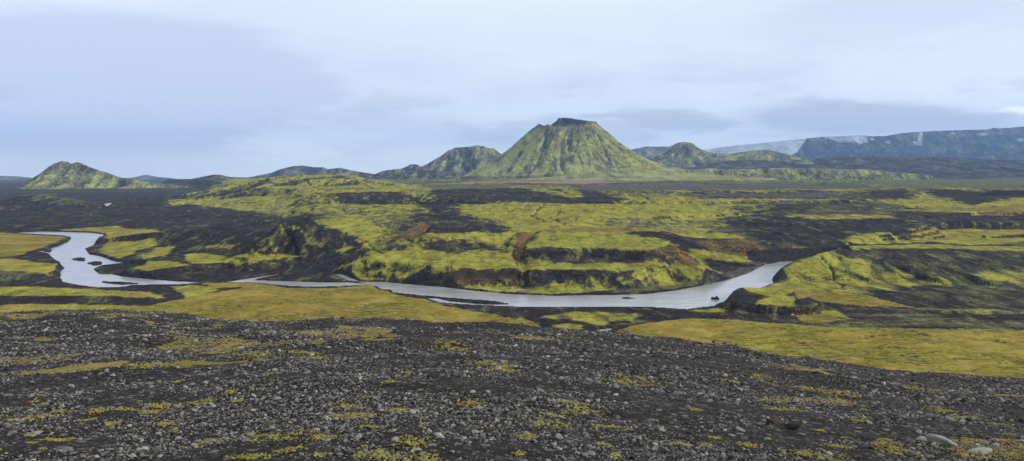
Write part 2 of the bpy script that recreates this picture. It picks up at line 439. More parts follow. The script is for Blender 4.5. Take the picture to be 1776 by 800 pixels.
def cover_material(name, s=1.0, bump=1.0, far=False):
    """ash ground with moss, grass and rusty plants; s scales the pattern size"""
    mat, g = new_mat(name)
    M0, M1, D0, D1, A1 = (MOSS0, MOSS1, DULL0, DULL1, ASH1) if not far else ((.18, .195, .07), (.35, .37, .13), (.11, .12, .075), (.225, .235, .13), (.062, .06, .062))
    P = g.n('ShaderNodeNewGeometry').outputs['Position']
    nb = g.noise(P, .012 / s, 6, .6)
    nm = g.noise(P, .055 / s, 8, .68, .4)
    nf = g.noise(P, .3 / s, 6, .7)
    sk = g.n('ShaderNodeMapping', {'Vector': P, 'Rotation': (0, 0, .7), 'Scale': (1., .38, 1.)}).outputs[0]
    nr = g.noise(sk, .06 / s, 8, .62, .7)

    def mask(a, n, amp=.9, w=.1):
        v = g.m('MULTIPLY_ADD', g.step(n, .28, .72), amp, g.att(a))
        return g.step(v, .5 + amp * .5 - w, .5 + amp * .5 + w)
    col = g.mix(g.step(nm, .3, .7), ASH0, A1)
    col = g.mix(g.m('MULTIPLY', g.step(nr, .5, .72), .5), col, GREY)
    col = g.mix(mask('grey', nm), col, g.mix(nf, (.06, .058, .064), (.12, .115, .12)))
    col = g.mix(mask('dull', nr, .9, .5), col, g.mix(g.step(nf, .38, .62), D0, D1))
    col = g.mix(mask('pale', nm, .5), col, g.mix(nf, PALE, (.2, .16, .12)))
    gr = g.mix(g.step(g.m('MULTIPLY_ADD', nf, .4, g.m('MULTIPLY', nm, .6)), .36, .62), OCH0, OCH1)
    gr = g.mix(g.m('MULTIPLY', g.step(nb, .44, .60), .65), gr, g.mix(g.step(nf, .35, .65), MOSS0, (.24, .24, .034)))
    gr = g.mix(g.m('MULTIPLY', g.step(nr, .52, .66), .45), gr, (.13, .085, .03))
    col = g.mix(mask('ochre', nf, .7), col, gr)
    mo = g.mix(g.step(g.m('MULTIPLY_ADD', nf, .5, g.m('MULTIPLY', nr, .5)), .38, .60), M0, M1)
    mo = g.mix(g.m('MULTIPLY', g.step(nb, .5, .7), .35), mo, OCH1)
    col = g.mix(mask('moss', nr, .8, .36), col, mo)
    col = g.mix(g.m('MULTIPLY', mask('rust', nf, 1.0, .45), .72), col, g.mix(g.step(nf, .35, .7), ORG0, ORG1))
    col = g.mix(mask('rock', nf, .6, .12), col, g.mix(g.step(nf, .3, .7), (.012, .012, .014), (.05, .046, .045)))
    col = g.mix(g.m('MULTIPLY', mask('snow', nm, .6, .25), .8), col, (.50, .56, .63))
    ln = g.noise(g.n('ShaderNodeMapping', {'Vector': P, 'Rotation': (0, 0, -.12), 'Scale': (.25, 1., 1.)}).outputs[0], .11 / s, 7, .66, 1.2)
    crack = g.m('MULTIPLY', g.step(g.m('ABSOLUTE', g.m('SUBTRACT', ln, .5)), .022, .004), g.step(nb, .42, .54))
    col = g.mix(g.m('MULTIPLY', crack, .75), col, (.03, .026, .014))
    h = g.m('MULTIPLY_ADD', nf, .28, g.m('SUBTRACT', g.m('MULTIPLY', nm, 1.4), g.m('MULTIPLY', crack, .3)))
    finish(g, col, .95, h, 2.6 * bump * s, .9, .04)
    return mat


# ------------------------------------------------------------------ cover of the valley floor
def build_valley():
    t = np.linspace(-.86, .86, 1400)
    ys = [290.]
    while ys[-1] < 23000:
        y = ys[-1]
        ys.append(y * (1.0048 if y < 1000 else 1.0042 if y < 3500 else 1.007 if y < 7000 else 1.03))
    ys = np.array(ys)
    T, Y = np.meshgrid(t, ys); X = T * Y
    Z = np.empty_like(X)
    for i in range(0, len(ys), 100):
        Z[i:i + 100] = valley(X[i:i + 100], Y[i:i + 100])
    far = Y > 7500
    PX, ROW = project(X, Y, Z)
    # slope
    dzy = np.gradient(Z, axis=0) / np.gradient(Y, axis=0)
    dzx = np.gradient(Z, axis=1) / np.gradient(X, axis=1)
    slope = np.sqrt(dzx ** 2 + dzy ** 2)
    front = np.clip(dzy, 0, None)
    runmin = np.minimum.accumulate(ROW, axis=0)

    def hit(px, row):
        tt = (px - 888) / F
        j = int(np.clip(np.searchsorted(t, tt), 1, len(t) - 1))
        for _ in range(2):
            r = runmin[:, j]
            i = int(np.argmax(r <= row)) if (r <= row).any() else len(r) - 2
            tt = (px - 888) / F * (Y[i, j] * CP - (Z[i, j] - CZ) * SP) / Y[i, j]
            j = int(np.clip(np.searchsorted(t, tt), 1, len(t) - 1))
        return float(tt * Y[i, j]), float(Y[i, j])

    A = {k: np.zeros_like(X) for k in ('moss', 'ochre', 'rust', 'dull', 'pale', 'grey', 'rock', 'snow')}
    wob = fbm(X / 190, Y / 300, 7, 71, .58); wob2 = fbm(X / 260, Y / 400, 3, 72)

    def patch(kind, val, pts, feather=.012, jag=1.0, clear=True):
        poly = [hit(*p) for p in pts]
        c = sum(p[1] for p in poly) / len(poly)
        d = sdf(poly, X, Y, 600.)
        w = Y * feather
        d = d + wob * w * 4.0 * jag
        m = sm(w * 1.8, -w * 1.8, d)
        ks = kind if isinstance(kind, tuple) else (kind,)
        vs = val if isinstance(val, tuple) else (val,) * len(ks)
        for q in A:
            if q in ks: A[q] = A[q] * (1 - m) + m * vs[ks.index(q)]
            elif clear: A[q] = A[q] * (1 - m)

    # broad base cover
    A['dull'] += .3 * sm(900, 1300, Y)
    cen = sm(560, 640, PX) * (1 - sm(1180, 1260, PX)) * sm(840, 900, Y) * (1 - sm(2000, 2300, Y))
    A['moss'] += .72 * cen; A['dull'] = np.maximum(A['dull'], .75 * cen)
    plat = sm(2100, 2400, Y) * sm(440, 520, PX)
    A['dull'] = A['dull'] * (1 - plat) + plat * (.55 + .4 * wob2)
    # benches: each tread of the stepped land carries its own cover
    q = (Z + 4 * fbm(X / 300, Y / 300, 4, 1)) / 3.5 + 1.2 * wob2 + .5 * wob
    lv = np.floor(q); fr = q - lv
    hsh = GA[(lv.astype(int) * 37 + 11) & 4095] / (2 * math.pi)
    hs2 = GA[(lv.astype(int) * 91 + 5) & 4095] / (2 * math.pi)
    lay = sm(1120, 1180, PX) * sm(1150, 1300, Y) * (1 - sm(4500, 5500, Y)) * sm(4, 12, Z)
    lay = np.maximum(lay, plat * .8)
    tread = sm(.0, .4, fr) * sm(1., .6, fr)
    A['dull'] = A['dull'] * (1 - lay) + lay * ((hsh > .35) * (.55 + .6 * hsh) * tread + .32)
    A['moss'] += lay * tread * (hs2 > .62) * .55
    A['grey'] += lay * (hsh < .3) * .65 * tread
    apply_cover(patch, X, Y, PX, wob, wob2)
    # plants thin out on steep faces
    T = det_tex(X, Y)
    A['moss'] += (A['moss'] > .05) * (.75 * T + .12); A['dull'] += (A['dull'] > .03) * (.8 * T)
    A['rust'] += (A['rust'] > .05) * (2.4 * T - .05)
    gl = hill_gully(X, Y); hm = sm(270, 330, PX) * sm(740, 640, PX) * sm(2600, 2800, Y) * sm(4200, 3900, Y) * sm(20, 34, Z)
    for q in ('moss', 'dull'): A[q] -= hm * 1.2 * sm(.50, .74, gl)
    st = sm(.36, .62, slope + .12 * wob) * (Y < 7000)
    for q, k in (('moss', .75), ('dull', .5), ('ochre', .7)):
        A[q] = A[q] * (1 - k * st)
    A['rock'] = np.maximum(A['rock'], sm(.75, 1.3, slope) * .8 * (Y < 1400))
    Z = Z.copy(); Z0 = Z.copy()
    for wd, pts in TRACKS:
        pl = [hit(*p) for p in pts]
        a = np.array(pl)
        m = (X > a[:, 0].min() - 30) & (X < a[:, 0].max() + 30) & (Y > a[:, 1].min() - 30) & (Y < a[:, 1].max() + 30)
        dd, _, _ = linedist(pl, X[m] + 5 * wd * fbm(X[m] / wd / 12, Y[m] / wd / 12, 3, 67), Y[m])
        gm = np.exp(-(dd / wd) ** 2)
        Z[m] -= 1.6 * wd ** .5 * gm
        for q in A: A[q][m] = A[q][m] * (1 - .85 * gm)
    Z = np.where((Z0 > .25) & (Z < .25), .25, Z)
    streak = sm(.52, .78, ridged(X / 160 + .4 * fbm(X / 60, Y / 60, 3, 68), Y / 26, 3, 69)) * sm(1240, 1420, PX) * (Y < 720) * sm(-.25, .15, wob)
    A['ochre'] -= .75 * streak; A['dull'] += .75 * streak
    rd = np.full(X.shape, 300.)
    near = (Y < 3200)
    rd[near] = river_dist(X[near], Y[near])
    wet = 1 - sm(0, 7, rd)
    for q in ('moss', 'ochre', 'dull', 'pale', 'rust'):
        A[q] = A[q] * (1 - wet)
    o = grid_mesh('terrain', X, Y, Z, cover_material('valley_cover'), A)
    tag(o, 'black ash valley and plateau with moss and ochre grass', 'terrain', 'structure')


TRACKS = [(1.3, [(505, 548), (560, 541), (600, 536), (640, 529)]), (1.1, [(440, 558), (500, 549), (520, 545)]), (1., [(620, 556), (660, 549), (700, 548)]), (1., [(470, 512), (520, 508), (560, 509)]),
          (1.3, [(1216, 586), (1240, 594), (1275, 598)]), (1.2, [(1380, 596), (1450, 590), (1510, 583), (1530, 582)]), (1.5, [(1500, 604), (1560, 603), (1620, 612), (1680, 616)]), (1.5, [(1690, 590), (1740, 594), (1776, 598)]),
          (2., [(1421, 443), (1438, 466), (1443, 476), (1458, 489), (1463, 502)]), (3., [(945, 354), (922, 374), (942, 386)]), (3., [(980, 357), (955, 378), (990, 393)]), (3., [(900, 356), (885, 366)]),
          (2.5, [(560, 395), (600, 408), (640, 422), (660, 440)]), (3.5, [(440, 376), (560, 371), (640, 360), (720, 354)]), (2., [(1090, 396), (1000, 398), (930, 398)])]


def apply_cover(patch, X, Y, PX, wob, wob2):
    P = patch
    # ---- far plain
    P('pale', .8, [(560, 318), (760, 320), (900, 317), (1000, 319), (1110, 316), (1000, 313), (800, 316), (650, 314)], .01)
    P('grey', .9, [(1000, 321), (1500, 320), (1500, 327), (1000, 331)], .01)
    P('pale', .85, [(1330, 309), (1560, 305), (1900, 301), (1900, 309), (1560, 310), (1400, 312)], .008)
    P('dull', .9, [(1520, 313), (1776, 312), (1900, 312), (1900, 328), (1560, 327), (1480, 320)], .02)
    P('dull', 0., [(0, 335), (280, 334), (300, 350), (210, 358), (0, 345)], .02)
    P('dull', .9, [(160, 357), (210, 353), (235, 358), (205, 367), (150, 366)], .012)
    P('dull', .8, [(-100, 368), (40, 364), (20, 373), (-100, 376)], .012)
    # dark land on the left
    P('dull', 0.05, [(-300, 345), (160, 340), (420, 362), (480, 372), (470, 440), (400, 430), (280, 440), (250, 398), (-300, 404)], .01)
    P('dull', .8, [(50, 338), (95, 337), (90, 344), (60, 344)], .012)
    P('dull', .7, [(100, 350), (160, 352), (150, 358), (110, 355)], .012)
    # green hill left
    P(('moss', 'dull'), (.62, .95), [(280, 352), (330, 335), (450, 306), (600, 300), (700, 318), (740, 326), (640, 340), (520, 352), (430, 366), (350, 357)], .006)
    P(('moss', 'dull'), (.5, 1.), [(440, 352), (520, 345), (620, 348), (690, 354), (650, 362), (560, 372), (500, 376), (440, 365)], .01)
    P('ochre', .5, [(600, 330), (760, 322), (880, 322), (760, 330), (640, 336)], .01, clear=False)
    P('rust', .35, [(330, 350), (430, 348), (420, 354), (340, 355)], .01, clear=False)
    # dark faces of the plateau edge
    P('dull', .05, [(560, 338), (610, 334), (700, 332), (716, 345), (700, 354), (620, 355), (580, 346)], .006)
    P(('moss', 'dull'), (.75, .9), [(695, 332), (745, 330), (755, 345), (735, 354), (712, 347)], .006)
    P('dull', .04, [(745, 330), (900, 326), (1010, 330), (1090, 348), (1000, 354), (860, 350), (800, 365), (760, 370), (730, 362), (700, 354), (750, 348)], .006)
    P(('moss', 'dull'), (.5, 1.), [(920, 328), (950, 329), (985, 336), (992, 342), (950, 336), (922, 332)], .004)
    P(('moss', 'dull'), (.5, 1.), [(968, 324), (1000, 332), (1005, 342), (985, 340)], .004)
    P('dull', .9, [(740, 320), (860, 321), (860, 326), (740, 328)], .008)
    # center slopes
    P(('dull', 'moss'), (.9, .2), [(560, 372), (720, 362), (850, 372), (880, 398), (700, 405), (590, 385)], .012)
    P('dull', .2, [(730, 365), (790, 362), (850, 382), (870, 402), (700, 395)], .012)
    P(('moss', 'dull'), (.95, 1), [(540, 384), (620, 380), (660, 400), (640, 420), (600, 405), (560, 395)], .008)
    P(('rust', 'moss'), (.55, .8), [(540, 388), (590, 396), (640, 412), (615, 408), (560, 396)], .005)
    P(('moss', 'dull'), (.85, 1), [(800, 355), (900, 352), (1060, 354), (1230, 360), (1290, 372), (1180, 378), (1150, 392), (1000, 398), (880, 390), (820, 372)], .012)
    P(('moss', 'dull'), (1., 1), [(1050, 358), (1160, 360), (1260, 371), (1180, 376), (1060, 372)], .008)
    P(('dull', 'moss'), (.9, .25), [(1060, 380), (1180, 378), (1290, 385), (1200, 398), (1080, 398)], .01)
    P('dull', .25, [(700, 388), (840, 388), (880, 398), (840, 404), (700, 402)], .008)
    P(('moss', 'ochre'), (1.1, 0), [(700, 406), (900, 404), (960, 402), (1060, 404), (1160, 424), (1080, 431), (900, 429), (700, 420)], .008)
    P(('dull', 'moss'), (.9, .5), [(650, 414), (860, 412), (880, 440), (760, 450), (640, 440)], .012)
    P('dull', .15, [(730, 420), (870, 424), (860, 434), (740, 436)], .014)
    P(('rust', 'moss'), (.8, .5), [(940, 400), (1050, 395), (1180, 398), (1200, 406), (1080, 404), (950, 404)], .008, clear=False)
    P('rust', 1., [(730, 386), (745, 392), (715, 412), (690, 420), (670, 423), (700, 406)], .004)
    P('rust', .95, [(890, 408), (935, 402), (925, 418), (905, 430), (915, 445), (910, 460), (920, 480), (905, 488), (900, 460), (888, 440), (895, 420)], .004)
    # green nose and benches
    P(('moss', 'dull'), (1.1, 1), [(582, 464), (640, 440), (700, 434), (800, 448), (1060, 460), (1100, 466), (1060, 472), (880, 467), (780, 467), (860, 486), (760, 490), (680, 484), (620, 478)], .006)
    P(('moss', 'dull'), (.9, 1), [(1090, 455), (1160, 448), (1240, 470), (1262, 480), (1210, 488), (1120, 490), (1070, 470)], .008)
    P('rust', .75, [(1150, 428), (1175, 430), (1225, 466), (1200, 470), (1160, 448), (1120, 440)], .006)
    P('rock', .55, [(700, 488), (790, 470), (880, 469), (1060, 470), (1090, 490), (1040, 492), (900, 489), (790, 494)], .005)
    P('dull', .3, [(935, 430), (1050, 430), (1110, 438), (1120, 456), (1050, 458), (960, 458), (920, 440)], .006)
    P('rust', .5, [(780, 480), (900, 482), (900, 492), (800, 492)], .008, clear=False)
    P(('moss', 'dull'), (1.15, 1), [(790, 497), (880, 490), (1000, 490), (1110, 490), (1180, 487), (1215, 490), (1150, 498), (1080, 503), (960, 511), (870, 507)], .004)
    P('rust', .6, [(880, 489), (1110, 488), (1210, 486), (1215, 489), (1110, 492), (880, 492)], .004, clear=False)
    P('dull', .75, [(1040, 505), (1150, 495), (1225, 490), (1222, 497), (1150, 507), (1060, 512)], .004)
    P('grey', .55, [(1225, 485), (1270, 470), (1330, 455), (1330, 460), (1296, 476), (1240, 492)], .004)
    # canyon walls to the right
    P('rock', .35, [(1070, 402), (1240, 412), (1300, 425), (1340, 440), (1250, 448), (1190, 436)], .006)
    P(('moss', 'dull'), (1., 1), [(1190, 406), (1240, 404), (1295, 410), (1290, 414), (1240, 415), (1200, 410)], .004)
    P(('rust', 'dull'), (.85, .5), [(1225, 420), (1310, 412), (1340, 430), (1380, 410), (1400, 432), (1330, 442), (1250, 446)], .008)
    P(('moss', 'dull'), (.9, 1), [(1200, 434), (1260, 442), (1400, 428), (1405, 432), (1340, 440), (1260, 452), (1215, 446)], .005)
    P('rock', 1.3, [(1300, 440), (1340, 434), (1400, 434), (1480, 424), (1610, 420), (1600, 428), (1500, 428), (1400, 452), (1330, 456), (1300, 452)], .003)
    P('dull', .1, [(1240, 385), (1400, 372), (1560, 380), (1600, 410), (1500, 420), (1400, 425), (1300, 410)], .01)
    P('moss', .75, [(1440, 418), (1500, 408), (1560, 410), (1600, 420), (1560, 422), (1470, 424)], .006)
    P(('dull', 'moss'), (1., .5), [(1350, 373), (1440, 364), (1560, 368), (1540, 378), (1400, 380)], .006)
    P('dull', .5, [(1330, 352), (1450, 350), (1560, 362), (1500, 372), (1340, 372)], .01)
    P('dull', .1, [(1340, 352), (1400, 350), (1420, 362), (1340, 366)], .008)
    P('grey', .6, [(1180, 334), (1480, 332), (1480, 345), (1180, 342)], .01)
    P(('moss', 'dull'), (.55, .9), [(1180, 344), (1360, 346), (1330, 352), (1180, 352)], .01)
    P('dull', .05, [(1500, 330), (1570, 328), (1600, 345), (1560, 352), (1500, 345)], .008)
    P(('moss', 'dull'), (.7, 1), [(1545, 352), (1600, 336), (1670, 356), (1700, 352), (1776, 340), (1950, 340), (1950, 372), (1680, 370), (1600, 362)], .008)
    P(('ochre', 'rust'), (.8, .5), [(1590, 360), (1680, 362), (1776, 356), (1950, 356), (1950, 371), (1700, 370)], .006)
    P('rock', .95, [(1600, 328), (1776, 330), (1950, 332), (1950, 342), (1740, 344), (1690, 356), (1670, 352), (1620, 336)], .006)
    P('dull', 0, [(1540, 366), (1640, 370), (1776, 373), (1950, 374), (1950, 388), (1700, 390), (1560, 385)], .006)
    P(('ochre', 'moss'), (.9, .4), [(1575, 398), (1640, 391), (1776, 390), (2000, 388), (2000, 420), (1776, 419), (1680, 424), (1620, 420)], .005)
    # left benches and the rocky knob
    P('dull', 0, [(440, 440), (480, 385), (540, 380), (640, 425), (640, 445), (580, 455), (440, 440)], .006)
    P(('moss', 'dull'), (.9, 1), [(465, 418), (490, 395), (515, 388), (520, 400), (490, 415), (475, 422)], .006)
    P(('moss', 'dull'), (.7, 1), [(515, 420), (540, 412), (580, 425), (615, 420), (620, 435), (560, 440), (500, 436)], .006)
    P('rock', 1.2, [(484, 386), (500, 379), (528, 380), (545, 390), (520, 392), (500, 392)], .003)
    P(('moss', 'ochre'), (1., 0), [(405, 445), (440, 438), (480, 434), (558, 435), (540, 446), (440, 449)], .005)
    P(('moss', 'dull'), (.8, .9), [(408, 450), (440, 450), (510, 452), (505, 458), (440, 466), (410, 468)], .006)
    P('dull', 0, [(505, 450), (560, 438), (600, 450), (590, 470), (500, 470)], .005)
    P(('moss', 'ochre'), (1.05, .3), [(235, 447), (275, 430), (298, 430), (290, 445), (262, 453)], .004)
    P(('moss', 'ochre'), (1.05, .3), [(300, 445), (345, 438), (420, 438), (425, 446), (390, 455), (330, 458)], .004)
    P(('moss', 'ochre'), (.7, .8), [(212, 470), (240, 460), (300, 452), (330, 460), (290, 466), (250, 475)], .004)
    P(('moss', 'dull'), (.7, .6), [(340, 430), (370, 424), (420, 424), (400, 432)], .004)
    P('rock', .5, [(200, 474), (260, 476), (300, 468), (410, 464), (410, 470), (300, 478), (220, 480)], .003)
    P(('ochre', 'moss'), (1.05, .25), [(60, 399), (130, 396), (200, 392), (215, 398), (270, 398), (285, 405), (250, 412), (262, 420), (250, 430), (205, 450), (178, 440), (182, 408), (150, 402)], .004)
    P(('moss', 'ochre'), (1., .2), [(178, 438), (215, 418), (258, 418), (250, 430), (205, 450)], .005)
    P(('ochre', 'rust'), (1.05, .1), [(-400, 404), (20, 404), (60, 408), (112, 411), (105, 422), (50, 437), (20, 446), (-400, 446)], .004)
    P('rock', .3, [(12, 446), (60, 440), (104, 448), (104, 456), (70, 456)], .003)
    P(('ochre', 'moss'), (.9, .4), [(-400, 449), (20, 449), (60, 455), (105, 460), (108, 468), (85, 480), (40, 472), (-400, 462)], .005)
    P('dull', .5, [(-400, 472), (30, 470), (60, 490), (-400, 492)], .006)
    # south bank
    P(('moss', 'ochre'), (.9, .8), [(-400, 500), (60, 497), (110, 500), (230, 507), (275, 515), (120, 514), (-400, 516)], .004)
    P(('ochre', 'moss'), (1., .3), [(150, 502), (260, 508), (278, 518), (220, 516)], .004)
    P('rock', .25, [(-400, 518), (120, 514), (230, 522), (340, 516), (330, 524), (200, 530), (-400, 527)], .004)
    P(('moss', 'ochre'), (1., .3), [(296, 498), (340, 496), (375, 500), (350, 514), (320, 508)], .004)
    P(('ochre', 'rust'), (.9, 0), [(345, 492), (440, 490), (470, 497), (380, 500)], .004)
    P(('ochre', 'moss'), (1.15, .0), [(-500, 529), (100, 528), (180, 531), (262, 531), (330, 517), (385, 505), (440, 494), (500, 500), (549, 501), (600, 499), (640, 496), (652, 501), (680, 510), (735, 520), (770, 532), (820, 540), (872, 550), (905, 562), (940, 600), (-500, 600)], .003)
    P('moss', .5, [(-500, 528), (100, 528), (180, 531), (262, 533), (150, 538), (-500, 536)], .006, clear=False)
    P(('moss', 'dull'), (.75, .9), [(950, 548), (1000, 541), (1110, 543), (1120, 548), (1090, 558), (1040, 563), (990, 553), (940, 552)], .006)
    P(('ochre', 'moss'), (.9, .3), [(870, 557), (900, 552), (935, 562), (930, 580), (870, 580)], .004)
    P('moss', 1., [(962, 566), (985, 562), (1010, 566), (1005, 571), (970, 571)], .003)
    P(('ochre', 'moss'), (1.1, .1), [(950, 577), (1000, 574), (1060, 580), (1095, 565), (1150, 557), (1190, 553), (1280, 556), (1330, 562), (1450, 566), (1600, 570), (1776, 571), (2300, 573), (2300, 720), (900, 640)], .004)
    P('dull', .6, [(1340, 556), (1500, 555), (1776, 556), (2300, 560), (2300, 572), (1600, 570), (1450, 566)], .008)
    P(('moss', 'dull'), (.9, .8), [(1195, 540), (1250, 534), (1265, 536), (1230, 542)], .004)
    P(('moss', 'dull'), (1.1, 1), [(1258, 505), (1290, 497), (1370, 502), (1400, 512), (1350, 516), (1290, 512), (1262, 512)], .004)
    P('rock', .4, [(1246, 514), (1262, 503), (1300, 506), (1330, 514), (1320, 524), (1290, 528), (1250, 536)], .003)
    P(('moss', 'dull'), (1.1, 1), [(1320, 520), (1380, 514), (1370, 528), (1310, 530)], .003)
    P(('ochre', 'rust'), (.9, .25), [(1370, 500), (1420, 500), (1520, 515), (1600, 535), (1540, 536), (1430, 524), (1385, 518)], .004)
    P(('moss', 'dull'), (1., 1), [(1340, 524), (1400, 532), (1450, 538), (1470, 552), (1400, 548), (1350, 540)], .005)
    P(('rust', 'ochre'), (.4, .8), [(1370, 540), (1440, 545), (1470, 556), (1400, 560)], .006)
    P('dull', .5, [(1430, 528), (1520, 530), (1640, 536), (1600, 542), (1480, 538)], .006)
    # the dark hill at the right
    P(('moss', 'dull'), (.66, .95), [(1342, 494), (1368, 468), (1408, 446), (1436, 436), (1462, 448), (1530, 466), (1600, 480), (1620, 490), (1560, 500), (1500, 512), (1420, 503)], .016)
    P('dull', .42, [(1456, 434), (1560, 429), (1950, 432), (1950, 540), (1700, 540), (1560, 522), (1500, 513), (1570, 502), (1650, 490), (1600, 474), (1530, 458), (1465, 446)], .022)
    P(('dull', 'moss'), (.75, .35), [(1500, 492), (1560, 486), (1640, 488), (1600, 496), (1530, 502)], .008)
    P(('dull', 'moss'), (1., .8), [(1440, 427), (1600, 424), (1776, 428), (1776, 434), (1600, 431), (1480, 434)], .004)
    P(('dull', 'moss'), (1., .55), [(1690, 478), (1740, 462), (1950, 455), (1950, 485), (1720, 492)], .01)
    P(('dull', 'moss'), (.9, .3), [(1630, 536), (1776, 541), (1950, 541), (1950, 548), (1640, 543)], .006)
    P('rock', .5, [(1339, 478), (1362, 478), (1352, 492), (1340, 492)], .003)


# ------------------------------------------------------------------ mountains
def mountain(name, label, cat, sky, Y0, base, mode='cone', cx=None, depth=None, gul=.12, n=(420, 220), cover=None, gsc=9., s=4., q=1.0, seed=0, mat=None, prof=1.3, grooves=()):
    """sky: skyline in photo pixels; a real hill of that outline at distance Y0"""
    S = np.array([[float(v) for v in at_y(p, r, Y0)] for p, r in sky])
    sx, sz = S[:, 0], S[:, 2] - base
    if cx is None: cx = sx[np.argmax(sz)]
    else: cx = float(at_y(cx, 300, Y0)[0])
    W = max(sx.max() - cx, cx - sx.min())
    depth = depth or W * .8
    hmax = sz.max()
    u = np.linspace(sx.min(), sx.max(), n[0]) - cx
    vv = np.linspace(-1, 1, n[1]); v = np.sign(vv) * np.abs(vv) ** 1.15 * depth
    v = v[(v < depth * .75)]
    U, V = np.meshgrid(u, v)
    lam = W / gsc
    if mode == 'cone':
        V2 = V * W / depth
        r = np.sqrt(U ** 2 + V2 ** 2) + 1e-6
        th = np.arctan2(V2, U)
        r = r * (1 + .05 * sm(.0, .4, np.abs(np.sin(th))) * fbm(np.cos(th) * 3 + 7, np.sin(th) * 3, 3, 80 + seed) * sm(.0, .3, r / W))
        zl = np.interp(-r, sx - cx, sz, left=0); zr = np.interp(r, sx - cx, sz, right=0)
        w = sm(-1, 1, U / r)
        z = zl * (1 - w) + zr * w
        z = z * (.0 + 1.0)
        a = th * gsc / 1.6 + .9 * fbm(U / lam * .8, V / lam * .8, 3, 81 + seed)
        gg = ridged(np.cos(th) * gsc / 2 + .25 * fbm(U / lam, V / lam, 3, 3) + 20, np.sin(th) * gsc / 2 + r / W * 1.2, 4, 82 + seed)
        sk = 0.
    else:
        zc = np.interp(U, sx - cx, sz)
        wd = np.maximum(zc / hmax, .08) ** .7 * depth
        off = depth * .22 * fbm(U / W * 3, U * 0 + seed, 3, 84)
        tt = np.clip(np.abs(V - off) / wd, 0, 1)
        z = zc * (1 - tt) ** prof
        gg = ridged(U / lam + .35 * fbm(U / lam, V / lam, 3, 85), V / lam * .28 + seed * 3.1, 5, 82 + seed)
        sk = tt
    zz = z / hmax
    if mode == 'cone':
        tw = th + .45 * fbm(np.cos(th) * 1.7 + r / W * .8, np.sin(th) * 1.7 + 5, 3, 86 + seed) + .12 * fbm(U / lam * .6, V / lam * .6, 2, 77)
        gg = ridged(np.cos(tw) * gsc / 3 + 20, np.sin(tw) * gsc / 3 + r / W * .6, 4, 82 + seed, .6)
        gg = gg + (1 - gg) * sm(-.05, .3, fbm(U / lam * .5, V / lam * .5 + 9, 2, 79)) * .6
    g2 = ridged(U / lam * 2.7, V / lam * 1.6, 4, 87 + seed)
    amp = hmax * gul
    body = sm(.04, .40, zz) * (1 - .8 * sm(.86, 1., zz)) * (.1 + .9 * sm(.03, .35, np.abs(np.sin(th)))) if mode == 'cone' else sm(0, .15, zz) * sm(0, .2, sk + .02)
    z = z - amp * (1 - gg) * body * 1.05 + amp * .35 * (g2 - .5) * body + .012 * hmax * fbm(U / lam * 5, V / lam * 5, 3, 88) * sm(0, .1, zz)
    for (pts, wd_, dp) in grooves:
        gp, gr_ = project(U + cx, V + Y0, z + base)
        dd, ss, _ = linedist(pts, gp, gr_)
        gm = np.exp(-(dd / wd_) ** 2) * (V < 0)
        z = z - dp * gm * sm(.03, .2, zz); gg = gg * (1 - .9 * gm)
    z = np.where(zz <= .002, -20, z)
    A = {k: np.zeros_like(U) for k in ('moss', 'ochre', 'rust', 'dull', 'pale', 'grey', 'rock', 'snow')}
    X = U + cx; Y = V + Y0; Z = z + base
    dzy = np.gradient(Z, axis=0) / np.gradient(Y, axis=0); dzx = np.gradient(Z, axis=1) / np.gradient(X, axis=1)
    slope = np.sqrt(dzx ** 2 + dzy ** 2)
    (cover or cov_green)(A, dict(U=U / W, V=V / depth, zz=z / hmax, g=gg, g2=g2, slope=slope, n=fbm(U / lam, V / lam, 4, 90 + seed), PX=project(X, Y, Z)[0], ROW=project(X, Y, Z)[1]))
    o = grid_mesh(name, X, Y, Z, mat, A)
    tag(o, label, cat, 'structure')
    return o


def cov_green(A, c, hi=.62):
    A['dull'] += 1.3 - .2 * sm(.4, .8, c['slope'])
    A['moss'] += hi - .6 * sm(.55, .2, c['g']) - .5 * c['n'] - .25 * sm(.5, 1, c['zz'])
    A['dull'] -= .55 * sm(.42, .12, c['g'])


def cov_table(A, c):
    cov_green(A, c, .95)
    top = sm(.80, .93, c['zz'])
    A['rock'] += .38 * top + .3 * sm(.72, .9, c['zz']) * (c['n'] > 0)
    A['moss'] -= .5 * sm(.65, .85, c['zz'])
    r = sm(.25, .5, c['U']) * (1 - sm(.35, .6, c['zz'])) * sm(.08, .15, c['zz'])
    A['pale'] += .45 * r * sm(-.2, .2, c['n']); A['moss'] -= .3 * r
    low = sm(.10, .02, c['zz']); A['moss'] -= .4 * low * (c['U'] < -.2)
    d = sm(-.45, -.6, c['U']) * sm(.35, .15, c['zz'])
    A['dull'] -= .7 * d; A['moss'] -= .6 * d
    A['grey'] += .35 * d


def cov_dark(A, c):
    A['dull'] += .55 + .5 * c['n'] - .5 * sm(.5, .2, c['g'])


def cov_mixed(A, c):
    A['dull'] += .95 + .4 * c['n'] - .8 * sm(.5, .2, c['g'])
    A['moss'] += .35 + .6 * c['n'] - .6 * sm(.6, .3, c['g'])
    A['rock'] += .3 * sm(.7, .95, c['zz'])


